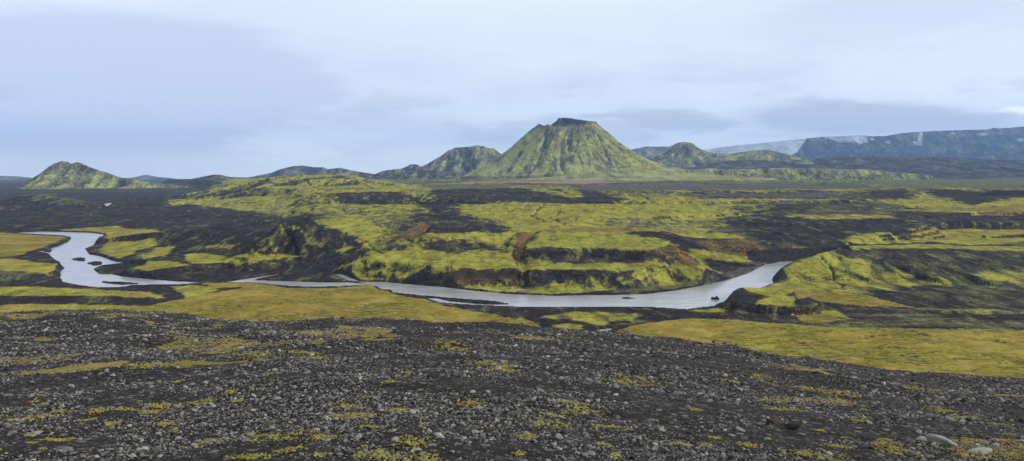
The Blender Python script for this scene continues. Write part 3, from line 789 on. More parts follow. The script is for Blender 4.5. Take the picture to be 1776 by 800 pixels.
def cov_range(A, c):
    A['dull'] += .35 + .5 * c['n'] + .5 * sm(.55, .2, c['zz']) * sm(.55, .9, c['U'] * .5 + .5)
    px, row = c['PX'], c['ROW']
    for (x, y, a, b) in ((1478, 240, 28, 6), (1496, 244, 12, 5), (1450, 239, 14, 3), (1596, 240, 4, 9), (1590, 248, 8, 3), (1704, 233, 8, 2), (1707, 224, 12, 2), (1770, 243, 8, 3), (1540, 247, 4, 2), (1734, 232, 5, 1.5), (1652, 232, 4, 1.5)):
        A['snow'] += .95 * sm(1.5, .5, np.hypot((px - x) / a, (row - y) / b) + 1.1 * c['n'] + .8 * (c['g2'] - .5))


def cov_ice(A, c):
    A['snow'] += 1.3


def build_mountains():
    m1 = cover_material('mountain_cover', 5., 1.1, True)
    m2 = cover_material('far_mountain_cover', 14., 1.2, True)
    mountain('mountain', 'tall flat-topped green mountain with cliffs round its summit', 'mountain',
             [(800, 306), (812, 301), (835, 290), (858, 276), (882, 259), (900, 243), (914, 230), (926, 221), (934, 215), (941, 217), (949, 221), (957, 216), (966, 209), (968, 205), (980, 204), (1000, 207), (1020, 210), (1034, 211), (1037, 216), (1048, 225), (1064, 237), (1074, 247), (1090, 257), (1105, 267), (1125, 278), (1150, 287), (1180, 293), (1230, 299), (1300, 304), (1380, 309)],
             6300, 36, cx=990, depth=1150, gul=.085, n=(900, 520), cover=cov_table, gsc=11, mat=m1,
             grooves=[([(948, 224), (944, 250), (938, 272), (925, 292), (912, 302)], 3.2, 20), ([(992, 222), (985, 240), (975, 262), (972, 280), (980, 300)], 4.2, 24),
                      ([(1004, 240), (998, 258), (990, 280)], 2.5, 12), ([(1036, 232), (1050, 262), (1060, 285)], 2.2, 9), ([(1066, 280), (1074, 296)], 2.5, 10), ([(905, 262), (893, 280), (880, 298)], 3, 14)])
    mountain('mountain', 'craggy green and grey mountain left of the tall table mountain', 'mountain',
             [(640, 306), (690, 300), (728, 291), (745, 283), (765, 270), (776, 261), (790, 256), (815, 254), (826, 252), (838, 253), (848, 257), (857, 257), (866, 265), (885, 275), (930, 295), (980, 305)],
             8800, 36, mode='ridge', depth=1500, gul=.30, n=(620, 300), cover=cov_mixed, gsc=6, mat=m1, seed=2)
    mountain('hill', 'low dark ridge at the foot of the craggy mountain', 'hill',
             [(640, 306), (665, 296), (690, 293), (705, 295), (722, 289), (750, 296), (800, 300), (850, 303), (880, 306)],
             7400, 38, mode='ridge', depth=500, gul=.25, cover=cov_dark, gsc=8, mat=m1, seed=3)
    mountain('hill', 'small grey peak showing behind the low dark ridge', 'hill',
             [(690, 295), (705, 289), (712, 285), (722, 285), (735, 291), (760, 298)], 11500, 40, mode='ridge', depth=500, gul=.2, cover=cov_dark, gsc=5, mat=m2, n=(160, 80), seed=4)
    mountain('mountain', 'broad green mountain with two rounded summits at the far left', 'mountain',
             [(-60, 335), (0, 330), (36, 324), (52, 315), (68, 303), (84, 289), (95, 282), (106, 279), (116, 281), (124, 284), (134, 281), (143, 284), (158, 291), (172, 297), (190, 302), (210, 308), (232, 309), (255, 315), (290, 320), (330, 324), (380, 330)],
             5000, -4, mode='ridge', depth=420, gul=.26, n=(620, 260), cover=lambda A, c: cov_green(A, c, .45), gsc=8, mat=m1, seed=5, prof=1.15)
    mountain('hill', 'dark uneven ridge beyond the long green hill on the left', 'hill',
             [(280, 326), (300, 321), (320, 313), (345, 308), (370, 303), (382, 303), (400, 307), (430, 308), (470, 312), (540, 318)], 6300, 5, mode='ridge', depth=500, gul=.25, cover=cov_dark, gsc=8, mat=m1, seed=6)
    mountain('mountain', 'blue-grey mountain rising behind the long green hill', 'mountain',
             [(400, 312), (440, 306), (470, 300), (490, 293), (510, 288), (522, 287), (545, 290), (560, 290), (575, 296), (620, 300), (700, 310)], 10500, -70, mode='ridge', depth=900, gul=.2, cover=cov_dark, gsc=6, mat=m2, seed=7)
    mountain('hill', 'greenish rounded hill right of the blue-grey mountain', 'hill',
             [(550, 300), (572, 293), (590, 291), (612, 296), (650, 302), (700, 310)], 8200, 20, mode='ridge', depth=500, gul=.22, cover=cov_mixed, gsc=6, mat=m1, n=(260, 120), seed=8)
    mountain('mountain', 'small distant blue peak right of the two-summit mountain', 'mountain',
             [(180, 316), (225, 309), (240, 306), (255, 303), (270, 307), (300, 309), (325, 313), (360, 318)], 17000, -170, mode='ridge', depth=1200, gul=.15, cover=cov_dark, gsc=5, mat=m2, n=(200, 90), seed=9)
    mountain('hill', 'long flat blue upland at the far left edge', 'hill',
             [(-200, 303), (-60, 304), (0, 305), (30, 306), (60, 309), (110, 316)], 15000, -140, mode='ridge', depth=1200, gul=.1, cover=cov_dark, gsc=5, mat=m2, n=(200, 90), seed=10)
    mountain('mountain', 'green pointed hill right of the table mountain', 'mountain',
             [(1080, 285), (1110, 276), (1135, 268), (1150, 262), (1163, 253), (1175, 248), (1188, 246), (1200, 248), (1212, 257), (1228, 264), (1250, 267), (1270, 272), (1330, 282)], 9500, 60, cx=1190, depth=800, gul=.2, cover=cov_mixed, gsc=8, mat=m1, seed=11, n=(420, 240))
    mountain('hill', 'low green hill between the pointed hill and the snowy range', 'hill',
             [(1230, 276), (1255, 269), (1275, 265), (1300, 262), (1322, 260), (1330, 259), (1345, 263), (1365, 267), (1380, 272), (1410, 280)], 9000, 70, cx=1325, depth=600, gul=.18, cover=cov_green, gsc=7, mat=m1, seed=12, n=(300, 160))
    mountain('hill', 'tiny green cone standing alone on the dark lava', 'hill',
             [(1380, 284), (1388, 278), (1396, 274), (1403, 278), (1412, 284)], 8300, 130, depth=120, gul=.1, cover=cov_green, gsc=5, mat=m1, n=(60, 40), seed=13)
    mountain('mountain', 'far blue flat ridge just right of the table mountain', 'mountain',
             [(1060, 268), (1100, 258), (1120, 254), (1150, 254), (1170, 254), (1220, 262)], 19000, 60, mode='ridge', depth=1500, gul=.1, cover=cov_dark, gsc=5, mat=m2, n=(200, 90), seed=14)
    mountain('hill', 'grooved green foothills on the right below the dark lava', 'hill',
             [(1120, 303), (1180, 296), (1230, 292), (1280, 294), (1310, 293), (1350, 291), (1420, 292), (1500, 294), (1560, 299), (1620, 305)], 5900, 40, mode='ridge', depth=450, gul=.45, cover=cov_green, gsc=13, mat=m1, seed=15, n=(620, 160))
    mountain('lava_field', 'dark purple-grey lava slope below the snowy range', 'lava field',
             [(1160, 296), (1215, 287), (1250, 281), (1300, 277), (1400, 277), (1470, 271), (1560, 273), (1640, 272), (1700, 276), (1776, 277), (1900, 276), (2050, 276)], 8500, 40, mode='ridge', depth=1900, gul=.14, cover=lambda A, c: A['grey'].__iadd__(.35 + .4 * c['n']), gsc=8, mat=m1, seed=16, n=(620, 300), prof=.9)
    mountain('glacier', 'white glacier tongue coming down left of the snowy range', 'glacier',
             [(1180, 268), (1220, 260), (1260, 254), (1300, 250), (1340, 246), (1400, 240), (1450, 236), (1500, 234)], 20500, 60, mode='ridge', depth=2500, gul=.04, cover=cov_ice, gsc=5, mat=m2, seed=17, n=(300, 120))
    mountain('mountain', 'long dark blue range with snow patches at the right edge', 'mountain',
             [(1378, 275), (1388, 262), (1398, 248), (1404, 239), (1440, 236), (1480, 236), (1530, 236), (1560, 231), (1600, 228), (1650, 226), (1690, 225), (1720, 222), (1745, 222), (1776, 219), (1850, 216), (1950, 214), (2050, 216)],
             17500, 120, mode='ridge', cx=1700, depth=3200, gul=.22, cover=cov_range, gsc=14, mat=m2, seed=18, n=(800, 300), prof=.95)


# ------------------------------------------------------------------ gravel slope, stones, moss
def gravel_material():
    mat, g = new_mat('gravel_ground')
    P = g.n('ShaderNodeNewGeometry').outputs['Position']
    v = g.n('ShaderNodeTexVoronoi', {'Vector': P, 'Scale': 26.}, feature='F1')
    v2 = g.n('ShaderNodeTexVoronoi', {'Vector': P, 'Scale': 9.}, feature='F1')
    big = g.noise(P, .35, 5, .6); med = g.noise(P, 2.4, 6, .65)
    sep = g.n('ShaderNodeSeparateColor', {0: v.outputs['Color']}); s2 = g.n('ShaderNodeSeparateColor', {0: v2.outputs['Color']})
    col = g.mix(g.step(med, .3, .7), (.006, .0056, .006), (.020, .0175, .017))
    c1 = g.mix(sep.outputs[1], (.03, .029, .03), (.13, .125, .12))
    col = g.mix(g.m('MULTIPLY', g.step(sep.outputs[0], .62, .7), g.step(v.outputs['Distance'], .55, .35)), col, c1)
    c2 = g.mix(s2.outputs[1], (.035, .033, .033), (.15, .145, .14))
    col = g.mix(g.m('MULTIPLY', g.step(s2.outputs[0], .72, .8), g.step(v2.outputs['Distance'], .5, .3)), col, c2)
    col = g.mix(g.m('MULTIPLY', g.step(big, .55, .75), .35), col, (.045, .022, .016))
    ms = g.step(g.m('ADD', g.att('moss'), g.m('MULTIPLY', med, .9)), .98, 1.12)
    col = g.mix(ms, col, g.mix(g.step(big, .4, .6), (.13, .12, .03), (.22, .17, .05)))
    h = g.m('SUBTRACT', g.m('MULTIPLY', med, 1.2), g.m('MULTIPLY_ADD', v.outputs['Distance'], .35, g.m('MULTIPLY', v2.outputs['Distance'], .7)))
    finish(g, col, .95, h, .05, .8)
    return mat


def stone_material(name, lo, hi, lich=.55):
    mat, g = new_mat(name)
    P = g.n('ShaderNodeNewGeometry').outputs['Position']
    rnd = g.n('ShaderNodeNewGeometry').outputs['Random Per Island']
    orn = g.n('ShaderNodeObjectInfo').outputs['Random']
    r = g.m('FRACT', g.m('ADD', rnd, orn))
    n = g.noise(P, 22., 6, .7); nl = g.noise(P, 9., 7, .7, .5)
    col = g.mix(g.m('POWER', r, 2.1), lo, hi)
    col = g.mix(g.step(n, .35, .75), col, g.mix(.5, col, (.012, .012, .012)))
    r2 = g.m('FRACT', g.m('MULTIPLY', r, 17.3))
    col = g.mix(g.m('MULTIPLY', g.step(r2, .93, .96), .45), col, (.13, .085, .065))
    lm = g.m('MULTIPLY', g.step(nl, lich, lich + .09), g.step(r2, .25, .6))
    col = g.mix(g.m('MULTIPLY', lm, .8), col, g.mix(n, (.30, .31, .29), (.22, .235, .20)))
    finish(g, col, .92, g.m('ADD', n, nl), .012, .7, .25)
    return mat


def moss_patch_field(X, Y):
    """where thin moss grows between the stones"""
    a = fbm(X / 3.2, Y / 1.7, 4, 91); b = fbm(X / 14, Y / 9, 3, 92)
    PX, ROW = project(X, Y, hill(X, Y, False))
    m = sm(.22, .42, a + .55 * b)
    far = sm(420, 250, PX) * sm(30, 50, Y)
    m = np.maximum(m, far * sm(-.15, .25, fbm(X / 9, Y / 7, 3, 93)) * 1.)
    return m


def build_hill():
    t = np.linspace(-1.05, 1.05, 900)
    ys = [-8.]
    while ys[-1] < 720:
        y = ys[-1]; ys.append(y + max(.05, .0085 * y))
    T, Y = np.meshgrid(t, np.array(ys)); X = T * (np.maximum(Y, 0) + 9)
    Z = hill(X, Y)
    m = moss_patch_field(X, Y) * .75
    o = grid_mesh('gravel_slope', X, Y, Z, gravel_material(), {'moss': m})
    tag(o, 'dark gravel hillside in the foreground', 'hillside', 'structure')


def poly_stones(n, lib):
    pass


def facet_shape(rng, sub, flat=.62, k=11):
    import bmesh
    bm = bmesh.new(); bmesh.ops.create_icosphere(bm, subdivisions=sub, radius=1)
    bm.verts.ensure_lookup_table()
    D = np.array([v.co[:] for v in bm.verts]); Fc = np.array([[v.index for v in f.verts] for f in bm.faces]); bm.free()
    nrm = rng.normal(size=(k, 3)); nrm /= np.linalg.norm(nrm, axis=1)[:, None]
    nrm = np.vstack([nrm, [[0, 0, 1]], [[0, 0, -1]]])
    dist = rng.uniform(.62, 1., len(nrm))
    dots = D @ nrm.T
    r = np.where(dots > .05, dist / np.maximum(dots, .05), 9).min(1)
    r = np.minimum(r, 1.25)
    V = D * r[:, None]
    V *= np.array([1, rng.uniform(.6, .95), flat * rng.uniform(.75, 1.25)])
    if sub > 1:
        V += D * (.11 * fbm(D[:, 0] * 3.5 + 9, D[:, 1] * 3.5 + D[:, 2] * 2.9, 4, int(rng.integers(99))))[:, None]
    return V, Fc


def rot_mats(rng, n, tilt=.35):
    az = rng.uniform(0, 2 * math.pi, n); ax = rng.normal(0, tilt, n); ay = rng.normal(0, tilt, n)
    ca, sa = np.cos(az), np.sin(az); cx, sx = np.cos(ax), np.sin(ax); cy, sy = np.cos(ay), np.sin(ay)
    Rz = np.zeros((n, 3, 3)); Rz[:, 0, 0] = ca; Rz[:, 0, 1] = -sa; Rz[:, 1, 0] = sa; Rz[:, 1, 1] = ca; Rz[:, 2, 2] = 1
    Rx = np.zeros((n, 3, 3)); Rx[:, 0, 0] = 1; Rx[:, 1, 1] = cx; Rx[:, 1, 2] = -sx; Rx[:, 2, 1] = sx; Rx[:, 2, 2] = cx
    Ry = np.zeros((n, 3, 3)); Ry[:, 1, 1] = 1; Ry[:, 0, 0] = cy; Ry[:, 0, 2] = sy; Ry[:, 2, 0] = -sy; Ry[:, 2, 2] = cy
    return Rz @ Rx @ Ry


def scatter(name, mat, n, size, place, lib, label, cat, sink=.25, tilt=.35, squash=1.):
    rng = np.random.default_rng(abs(hash(name)) % 1000 if False else len(name) * 31 + n % 97)
    X, Y = place(rng, n); n = len(X)
    S = size(rng, X, Y)
    R = rot_mats(rng, n, tilt)
    Z = hill(X, Y)
    pick = rng.integers(0, len(lib), n)
    cos, fs, off = [], [], 0
    for i, (V, Fc) in enumerate(lib):
        m = pick == i; k = int(m.sum())
        if not k: continue
        v = np.einsum('nij,vj->nvi', R[m], V) * S[m][:, None, None]
        v[:, :, 2] *= squash
        v[:, :, 0] += X[m][:, None]; v[:, :, 1] += Y[m][:, None]
        v[:, :, 2] += (Z[m] + S[m] * sink * squash)[:, None]
        cos.append(v.reshape(-1, 3))
        fs.append((Fc[None] + (np.arange(k) * len(V))[:, None, None] + off).reshape(-1, Fc.shape[1])); off += k * len(V)
    o = raw_mesh(name, np.vstack(cos), np.vstack(fs), mat)
    return tag(o, label, cat, 'stuff')


def on_hill(px, row):
    """point of the gravel slope seen at a photo pixel"""
    dx, dy, dz = ray(px, row)
    ks = np.geomspace(3, 160, 900)
    z = CZ + dz * ks; h = hill(dx * ks, dy * ks, False)
    i = int(np.argmax(z <= h))
    return float(dx * ks[i]), float(dy * ks[i])


def build_stones():
    rng = np.random.default_rng(21)
    grey = stone_material('grey_stone', (.014, .0138, .0155), (.24, .235, .23), .62)
    pale = stone_material('lichen_stone', (.13, .13, .122), (.36, .36, .33), .5)
    slab = stone_material('chalky_lichen_stone', (.22, .235, .215), (.34, .365, .33), .42)
    rusty = stone_material('red_brown_stone', (.045, .032, .028), (.12, .08, .065), .62)
    lib = [facet_shape(rng, 1, .6, 8) for _ in range(10)]

    def place(rng, n):
        u = rng.random(n)
        Y = 3.5 * (90 / 3.5) ** u
        X = rng.uniform(-.8, .8, n) * (Y + 1.5)
        cl = fbm(X / 1.3, Y / .8, 3, 95) + .7 * fbm(X / 6, Y / 3, 2, 96)
        k = (rng.random(n) < .50 + 2.2 * cl)
        px = 888 + F * X / Y
        k &= (Y < np.interp(px, EX, ED) * 1.12) & (rng.random(n) > .75 * moss_patch_field(X, Y) * sm(30, 45, Y))
        return X[k], Y[k]

    def size(rng, X, Y):
        s = .0062 + .00095 * Y
        return s * .62 * (1 + rng.pareto(2.7, len(X)) * .75).clip(1, 4.2)
    scatter('gravel', grey, 340000, size, place, lib, 'small dark grey stones and gravel covering the foreground slope', 'gravel')

    def size2(rng, X, Y):
        return (.0042 + .0007 * Y) * (1 + rng.pareto(2.8, len(X)) * .8).clip(1, 4.2)
    scatter('pale_gravel', pale, 95000, size2, place, lib, 'small pale lichen-crusted stones strewn through the dark gravel', 'gravel')

    big = []
    for i in range(12):
        V, Fc = facet_shape(rng, 3, .58, 12)
        big.append((V, Fc))
    kinds = [('grey', grey, 'rough grey stone lying loose on the dark gravel slope', 'loose grey stones on the gravel slope', 190),
             ('pale', pale, 'pale lichen-spotted stone lying on the dark gravel slope', 'pale lichened stones on the gravel slope', 80),
             ('rusty', rusty, 'reddish brown stone lying on the dark gravel slope', 'reddish stones on the gravel slope', 22)]
    for key, mat, lab, grp, cnt in kinds:
        meshes = [raw_mesh('stone', V, Fc, mat, None, False, False) for V, Fc in big]
        k = 0
        while k < cnt:
            u = rng.random(); Y = 5.6 * (24 / 5.6) ** u
            X = rng.uniform(-.72, .72) * Y
            s = (.011 + .0017 * Y) * rng.uniform(1, 1.5) ** 1.8
            z = float(hill(np.array([X]), np.array([Y]), False)[0])
            o = bpy.data.objects.new('stone', meshes[k % len(meshes)]); COL.objects.link(o)
            o.location = (X, Y, z + s * .16); o.scale = (s * rng.uniform(.85, 1.25), s * rng.uniform(.8, 1.1), s * rng.uniform(.75, 1.15))
            o.rotation_euler = (rng.normal(0, .25) + .15, rng.normal(0, .25), rng.uniform(0, 6.28))
            tag(o, lab, 'stone', None, grp); k += 1

    # stones that stand out
    def special(px, row, wpx, hr, mat, lab, vi, rz=0., dr=.8, tilt=(0, 0)):
        x, y = on_hill(px, row)
        s = wpx / F * y / 2
        z = float(hill(np.array([x]), np.array([y]), False)[0])
        V, Fc = big[vi]
        me = raw_mesh('rock', V, Fc, mat, None, False, False)
        o = bpy.data.objects.new('rock', me); COL.objects.link(o)
        o.location = (x, y, z + s * hr * .4); o.scale = (s, s * dr, s * hr * 1.6); o.rotation_euler = (tilt[0], tilt[1], rz)
        tag(o, lab, 'rock')
    special(1640, 772, 54, .35, slab, 'largest pale lichen-covered slab at the lower right of the gravel', 0, -.25, .6, (.1, .28))
    special(1598, 764, 26, .4, slab, 'narrow pale rock just left of the largest lichen slab', 1, .1, .6, (0, .2))
    special(1700, 783, 40, .3, slab, 'pale rock beside yellow moss right of the largest lichen slab', 2, .3, .7)
    special(1372, 744, 30, .62, grey, 'bulky grey rock with a squarish outline right of centre', 3, .2, .9)
    special(1341, 735, 26, .6, rusty, 'dark angular rock leaning by the bulky grey rock', 4, 1.2, .8, (.2, -.3))
    special(752, 656, 26, .5, grey, 'grey rock rising above the gravel on the mid slope', 5, .4, .8, (0, -.2))
    special(845, 752, 18, .8, rusty, 'small upright brown rock near the centre of the slope', 6, .4, .8)
    special(60, 755, 26, .5, pale, 'rounded pale rock in the lower left foreground', 7, .6, .8)
    special(110, 783, 30, .4, grey, 'flat light grey rock in the lower left corner', 8, .1, .8)
    special(560, 786, 24, .6, grey, 'pale grey rock beside green moss at the bottom left of centre', 9, 1., .8)


def moss_material():
    mat, g = new_mat('moss_cushion')
    P = g.n('ShaderNodeNewGeometry').outputs['Position']
    n = g.noise(P, 1.3, 3, .6); nf = g.noise(P, 30., 5, .7)
    rnd = g.n('ShaderNodeNewGeometry').outputs['Random Per Island']
    col = g.mix(g.step(nf, .3, .7), (.11, .11, .032), (.34, .32, .085))
    col = g.mix(g.step(n, .56, .7), col, g.mix(nf, (.20, .12, .03), (.42, .30, .07)))
    col = g.mix(g.m('MULTIPLY', g.step(rnd, .6, .9), .6), col, (.15, .085, .03))
    finish(g, col, .95, nf, .02, .8, .1)
    return mat


MOSS_SPOTS = [(620, 722, 60, 8), (690, 712, 34, 7), (640, 742, 30, 5), (810, 703, 40, 5), (850, 632, 70, 8), (870, 643, 50, 5), (955, 722, 36, 10), (950, 735, 60, 6), (915, 757, 26, 8), (1055, 742, 46, 5), (1010, 715, 50, 5),
              (360, 768, 60, 7), (430, 795, 50, 6), (275, 705, 40, 6), (265, 716, 40, 4), (215, 712, 26, 5), (170, 714, 26, 4), (285, 736, 24, 6), (100, 764, 40, 7), (650, 790, 60, 6), (715, 768, 50, 8), (700, 798, 60, 5), (740, 796, 40, 5),
              (480, 758, 80, 6), (500, 782, 40, 5), (350, 700, 30, 4), (440, 616, 50, 4), (520, 612, 60, 5), (545, 622, 40, 5), (240, 636, 40, 5), (270, 634, 60, 4), (310, 604, 50, 4), (1090, 665, 60, 5), (1110, 660, 50, 4), (1265, 662, 30, 4), (1440, 680, 60, 6), (1400, 675, 40, 4), (1460, 684, 40, 4),
              (1640, 715, 30, 8), (1665, 724, 40, 6), (1620, 712, 30, 4), (1400, 790, 60, 7), (1440, 797, 50, 8), (1690, 790, 60, 8), (1750, 792, 50, 6), (1560, 783, 60, 7), (1530, 770, 40, 5), (1450, 775, 40, 5), (1300, 775, 30, 4), (1360, 712, 50, 4), (1180, 772, 30, 5), (990, 700, 50, 4), (780, 602, 60, 4), (1320, 655, 40, 4), (80, 720, 60, 5), (40, 728, 50, 4), (600, 706, 40, 5), (560, 760, 40, 5)]


def build_moss():
    rng = np.random.default_rng(5)
    lib = [facet_shape(rng, 1, .8, 7) for _ in range(5)]
    pts = []
    extra = [(rng.uniform(-60, 1836), 800 - 225 * rng.random() ** 1.3, rng.uniform(6, 22), 4) for _ in range(60)]
    extra = [e for e in extra if e[1] > np.interp(e[0], EX, EY) + 14]
    for (px, row, w, h) in MOSS_SPOTS + extra:
        x, y = on_hill(px, row)
        wx = w / F * y / 2; wy = wx * rng.uniform(.5, 1.5)
        k = int(560 * (w / 50))
        # ragged curl: points gathered along a few arcs
        a = rng.normal(0, .62, k); b = rng.normal(0, .5, k)
        keep = fbm(a * 2.6 + px, b * 2.6 + row, 4, 12, .65) > .06
        pts += [(x + p * wx, y + q * wy) for p, q in zip(a[keep], b[keep])]
    pts = np.array(pts)
    n2 = 130000
    u = rng.random(n2); Y = 4 * (90 / 4) ** u; X = rng.uniform(-.75, .75, n2) * (Y + 1)
    f = moss_patch_field(X, Y)
    fine = fbm(X / .5, Y / .35, 3, 99)
    k = (f > .5) & (fine > .0) & (rng.random(n2) < .55)
    px = 888 + F * X / Y
    k &= Y < np.interp(px, EX, ED) * 1.1
    PT = np.vstack([pts, np.stack([X[k], Y[k]], 1)])

    def place(rng, n): return PT[:, 0], PT[:, 1]

    def size(rng, X, Y): return (.0045 + .0006 * Y) * rng.uniform(.7, 2.0, len(X))
    scatter('moss', moss_material(), len(PT), size, place, lib, 'yellow green and orange moss tufts between the foreground stones', 'moss', .5, .5, .8)


# ------------------------------------------------------------------ water
def build_river():
    mat, g = new_mat('glacial_water')
    P = g.n('ShaderNodeNewGeometry').outputs['Position']
    st = g.n('ShaderNodeMapping', {'Vector': P, 'Scale': (.6, 1., 1.)}).outputs[0]
    n = g.noise(st, .35, 5, .6, .4); nb = g.noise(P, .02, 4, .6)
    foam = g.step(g.noise(st, .12, 8, .75, .6), .66, .72)
    cur = g.noise(g.n('ShaderNodeMapping', {'Vector': P, 'Rotation': (0, 0, .1), 'Scale': (.35, 1., 1.)}).outputs[0], .05, 6, .6, 1.2)
    col = g.mix(g.step(cur, .34, .66), (.29, .30, .325), (.37, .38, .405))
    col = g.mix(g.m('MULTIPLY', foam, .6), col, (.62, .64, .68))
    b = finish(g, col, .16, g.m('MULTIPLY_ADD', cur, 1.2, n), .2, .6, .5)
    X, Y = np.meshgrid(np.linspace(-2600, 2600, 60), np.linspace(560, 3100, 60))
    o = grid_mesh('river', X, Y, 0 * X, mat)
    tag(o, 'milky grey glacial river winding through the valley', 'river', 'structure')
    # black rock standing in the stream
    rng = np.random.default_rng(9)
    rm, g = new_mat('black_lava')
    P = g.n('ShaderNodeNewGeometry').outputs['Position']
    finish(g, g.mix(g.noise(P, 1.5, 5), (.008, .008, .009), (.03, .028, .028)), .8, g.noise(P, 2., 5), .3, .8)
    x, y = (float(v) for v in at_z(1239, 519, 0))
    parts = []; off = 0; fs = []
    for dx, w, h in ((-2.2, 1.3, 3.6), (.2, 1.8, 1.7), (2.4, 1.7, 3.2), (4.2, 1.6, 1.2)):
        V, Fc = facet_shape(rng, 2, 1., 9)
        V = V * [w, 1.6, h]; V[:, 0] += dx - np.sign(dx) * .12 * V[:, 2]
        parts.append(V + [x, y, .3]); fs.append(Fc + off); off += len(V)
    o = raw_mesh('river_rock', np.vstack(parts), np.vstack(fs), rm)
    tag(o, 'small two-horned black rock standing in the river beside the mossy bluff', 'rock')


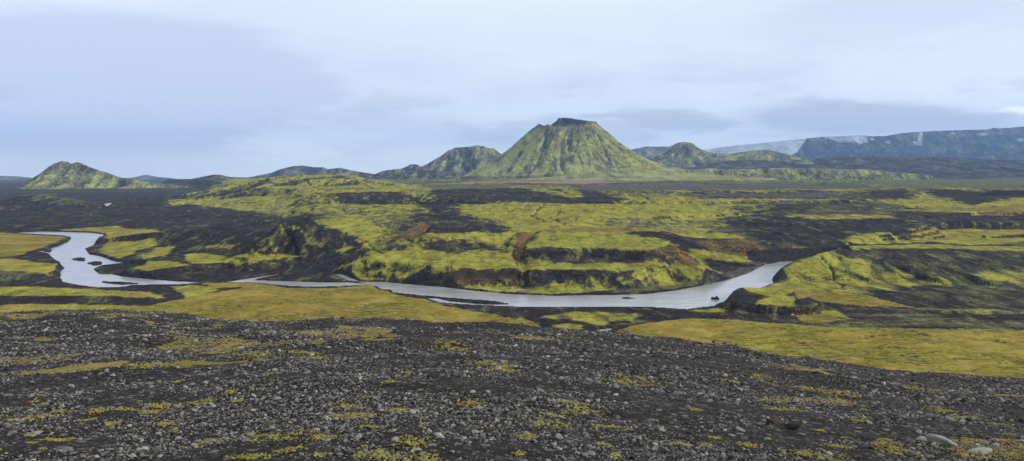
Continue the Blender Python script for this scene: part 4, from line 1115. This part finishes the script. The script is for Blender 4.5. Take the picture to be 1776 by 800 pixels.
# ------------------------------------------------------------------ light, sky, air
def build_light():
    el, az = math.radians(24), math.radians(98)      # sun high to the right, a little in front
    d = np.array([math.cos(el) * math.sin(az), math.cos(el) * math.cos(az), math.sin(el)])
    L = bpy.data.lights.new('sun', 'SUN'); L.energy = 3.3; L.angle = math.radians(6); L.color = (1, .96, .9)
    o = bpy.data.objects.new('sun', L); COL.objects.link(o)
    from mathutils import Vector
    o.rotation_euler = Vector(-d).to_track_quat('-Z', 'Y').to_euler()
    w = bpy.data.worlds.new('World'); scene.world = w; w.use_nodes = True
    g = N(w)
    sky = g.n('ShaderNodeTexSky', sky_type='NISHITA')
    sky.sun_disc = False; sky.sun_elevation = el; sky.sun_rotation = az; sky.altitude = 500; sky.air_density = 1.2; sky.dust_density = 1.; sky.ozone_density = 2
    D = g.n('ShaderNodeTexCoord').outputs['Generated']
    sp = g.n('ShaderNodeSeparateXYZ', {0: D})
    z = g.m('MAXIMUM', sp.outputs[2], 0.)
    # cloud deck: directions carried onto a flat ceiling
    k = g.m('DIVIDE', 1., g.m('ADD', z, .09))
    flat = g.n('ShaderNodeVectorMath', {0: D, 3: 1.}, operation='SCALE')
    g.t.links.new(k, flat.inputs[3])
    big = g.noise(flat.outputs[0], .32, 4, .5, .6); med = g.noise(flat.outputs[0], .9, 7, .58, .3)
    low = g.noise(g.n('ShaderNodeMapping', {'Vector': D, 'Scale': (5., 5., 17.)}).outputs[0], 1.0, 7, .58, .25)
    cov = g.step(g.m('MULTIPLY_ADD', med, .35, g.m('MULTIPLY', big, .75)), .36, .70)
    bright = (.76, .84, .97); grey = (.62, .69, .84)
    col = g.mix(cov, bright, grey)
    up = g.m('DIVIDE', 1., g.m('MAXIMUM', sp.outputs[1], .05))
    wob = g.m('SUBTRACT', low, .5); wob2 = g.m('SUBTRACT', med, .5)
    su = g.m('ADD', g.m('MULTIPLY_ADD', g.m('MULTIPLY', sp.outputs[0], up), F, 888), g.m('MULTIPLY', wob2, 420))
    sv = g.m('ADD', g.m('MULTIPLY_ADD', g.m('MULTIPLY', sp.outputs[2], up), -F, HOR), g.m('MULTIPLY', wob, 90))

    def puff(px, row, rx, ry, c, f, soft=.5):
        """one cloud at its bearing and height in the sky"""
        nonlocal col
        r = g.m('SQRT', g.m('ADD', g.m('POWER', g.m('ABSOLUTE', g.m('DIVIDE', g.m('SUBTRACT', su, px), rx)), 2.), g.m('POWER', g.m('ABSOLUTE', g.m('DIVIDE', g.m('SUBTRACT', sv, row), ry)), 2.)))
        front = g.step(sp.outputs[1], .1, .3)
        col = g.mix(g.m('MULTIPLY', g.m('MULTIPLY', g.step(r, 1., 1. - soft), f), front), col, c)
    puff(900, -20, 620, 170, (.74, .88, 1.02), .7, .8)
    puff(170, 150, 440, 165, (.56, .62, .80), .9, .28)
    puff(150, 265, 420, 75, (.50, .56, .70), .7, .8)
    puff(1500, 205, 330, 40, (.46, .52, .67), .85, .6)
    puff(760, 240, 260, 26, (.60, .67, .82), .6, .7)
    puff(1150, 212, 130, 26, (.48, .54, .68), .85, .6)
    puff(520, 255, 150, 34, (.78, .84, .95), .8, .7)
    puff(1760, 190, 60, 12, (1.0, 1.05, 1.1), .9, .7)
    bank = g.m('MULTIPLY', g.step(low, .48, .64), g.m('MULTIPLY', g.step(z, .17, .05), g.step(z, .01, .04)))
    col = g.mix(g.m('MULTIPLY', bank, .7), col, (.50, .56, .70))
    hz = g.step(z, .035, .0)
    col = g.mix(g.m('MULTIPLY', hz, .55), col, (.80, .84, .89))
    col = g.mix(g.step(z, .22, .6), col, (.80, .78, .75))
    sk = g.n('ShaderNodeBackground', {'Color': sky.outputs[0], 'Strength': .06})
    cl = g.n('ShaderNodeBackground', {'Color': col, 'Strength': 1.2})
    mx = g.n('ShaderNodeMixShader', {0: .93, 1: sk.outputs[0], 2: cl.outputs[0]})
    g.t.links.new(mx.outputs[0], g.n('ShaderNodeOutputWorld').inputs['Surface'])
    # the air
    s = [-24000, -300, -420], [24000, 24500, 1300]
    a, b = s
    V = np.array([(x, y, zz) for x in (a[0], b[0]) for y in (a[1], b[1]) for zz in (a[2], b[2])], float)
    Fc = np.array([(0, 1, 3, 2), (4, 6, 7, 5), (0, 4, 5, 1), (2, 3, 7, 6), (0, 2, 6, 4), (1, 5, 7, 3)])
    hm, g = new_mat('haze_air')
    pv = g.n('ShaderNodeVolumePrincipled', {'Color': (.32, .57, 1., 1), 'Density': HAZE, 'Anisotropy': .0})
    g.t.links.new(pv.outputs[0], g.n('ShaderNodeOutputMaterial').inputs['Volume'])
    h = raw_mesh('haze', V, Fc, hm)
    tag(h, 'thin blue haze filling the air over the valley', 'haze', 'stuff')


HAZE = 2.6e-5


def build_camera():
    c = bpy.data.cameras.new('camera'); c.sensor_width = 36; c.lens = 36 * F / 1776
    c.clip_start = .1; c.clip_end = 120000
    o = bpy.data.objects.new('camera', c); COL.objects.link(o)
    o.location = (0, 0, CZ); o.rotation_euler = (math.pi / 2 - PITCH, 0, 0)
    scene.camera = o


build_camera()
build_light()
build_valley()
build_mountains()
build_hill()
build_stones()
build_moss()
build_river()

scene.view_settings.view_transform = 'Standard'; scene.view_settings.look = 'None'
scene.view_settings.exposure = 0; scene.view_settings.gamma = 1; scene.view_settings.use_curve_mapping = False
cy = scene.cycles
cy.use_denoising = True; cy.max_bounces = 4; cy.diffuse_bounces = 2; cy.glossy_bounces = 2; cy.volume_bounces = 2
cy.use_adaptive_sampling = True; cy.adaptive_threshold = .02
try:
    cy.denoiser = 'OPENIMAGEDENOISE'; cy.denoising_input_passes = 'RGB_ALBEDO_NORMAL'
except Exception:
    pass
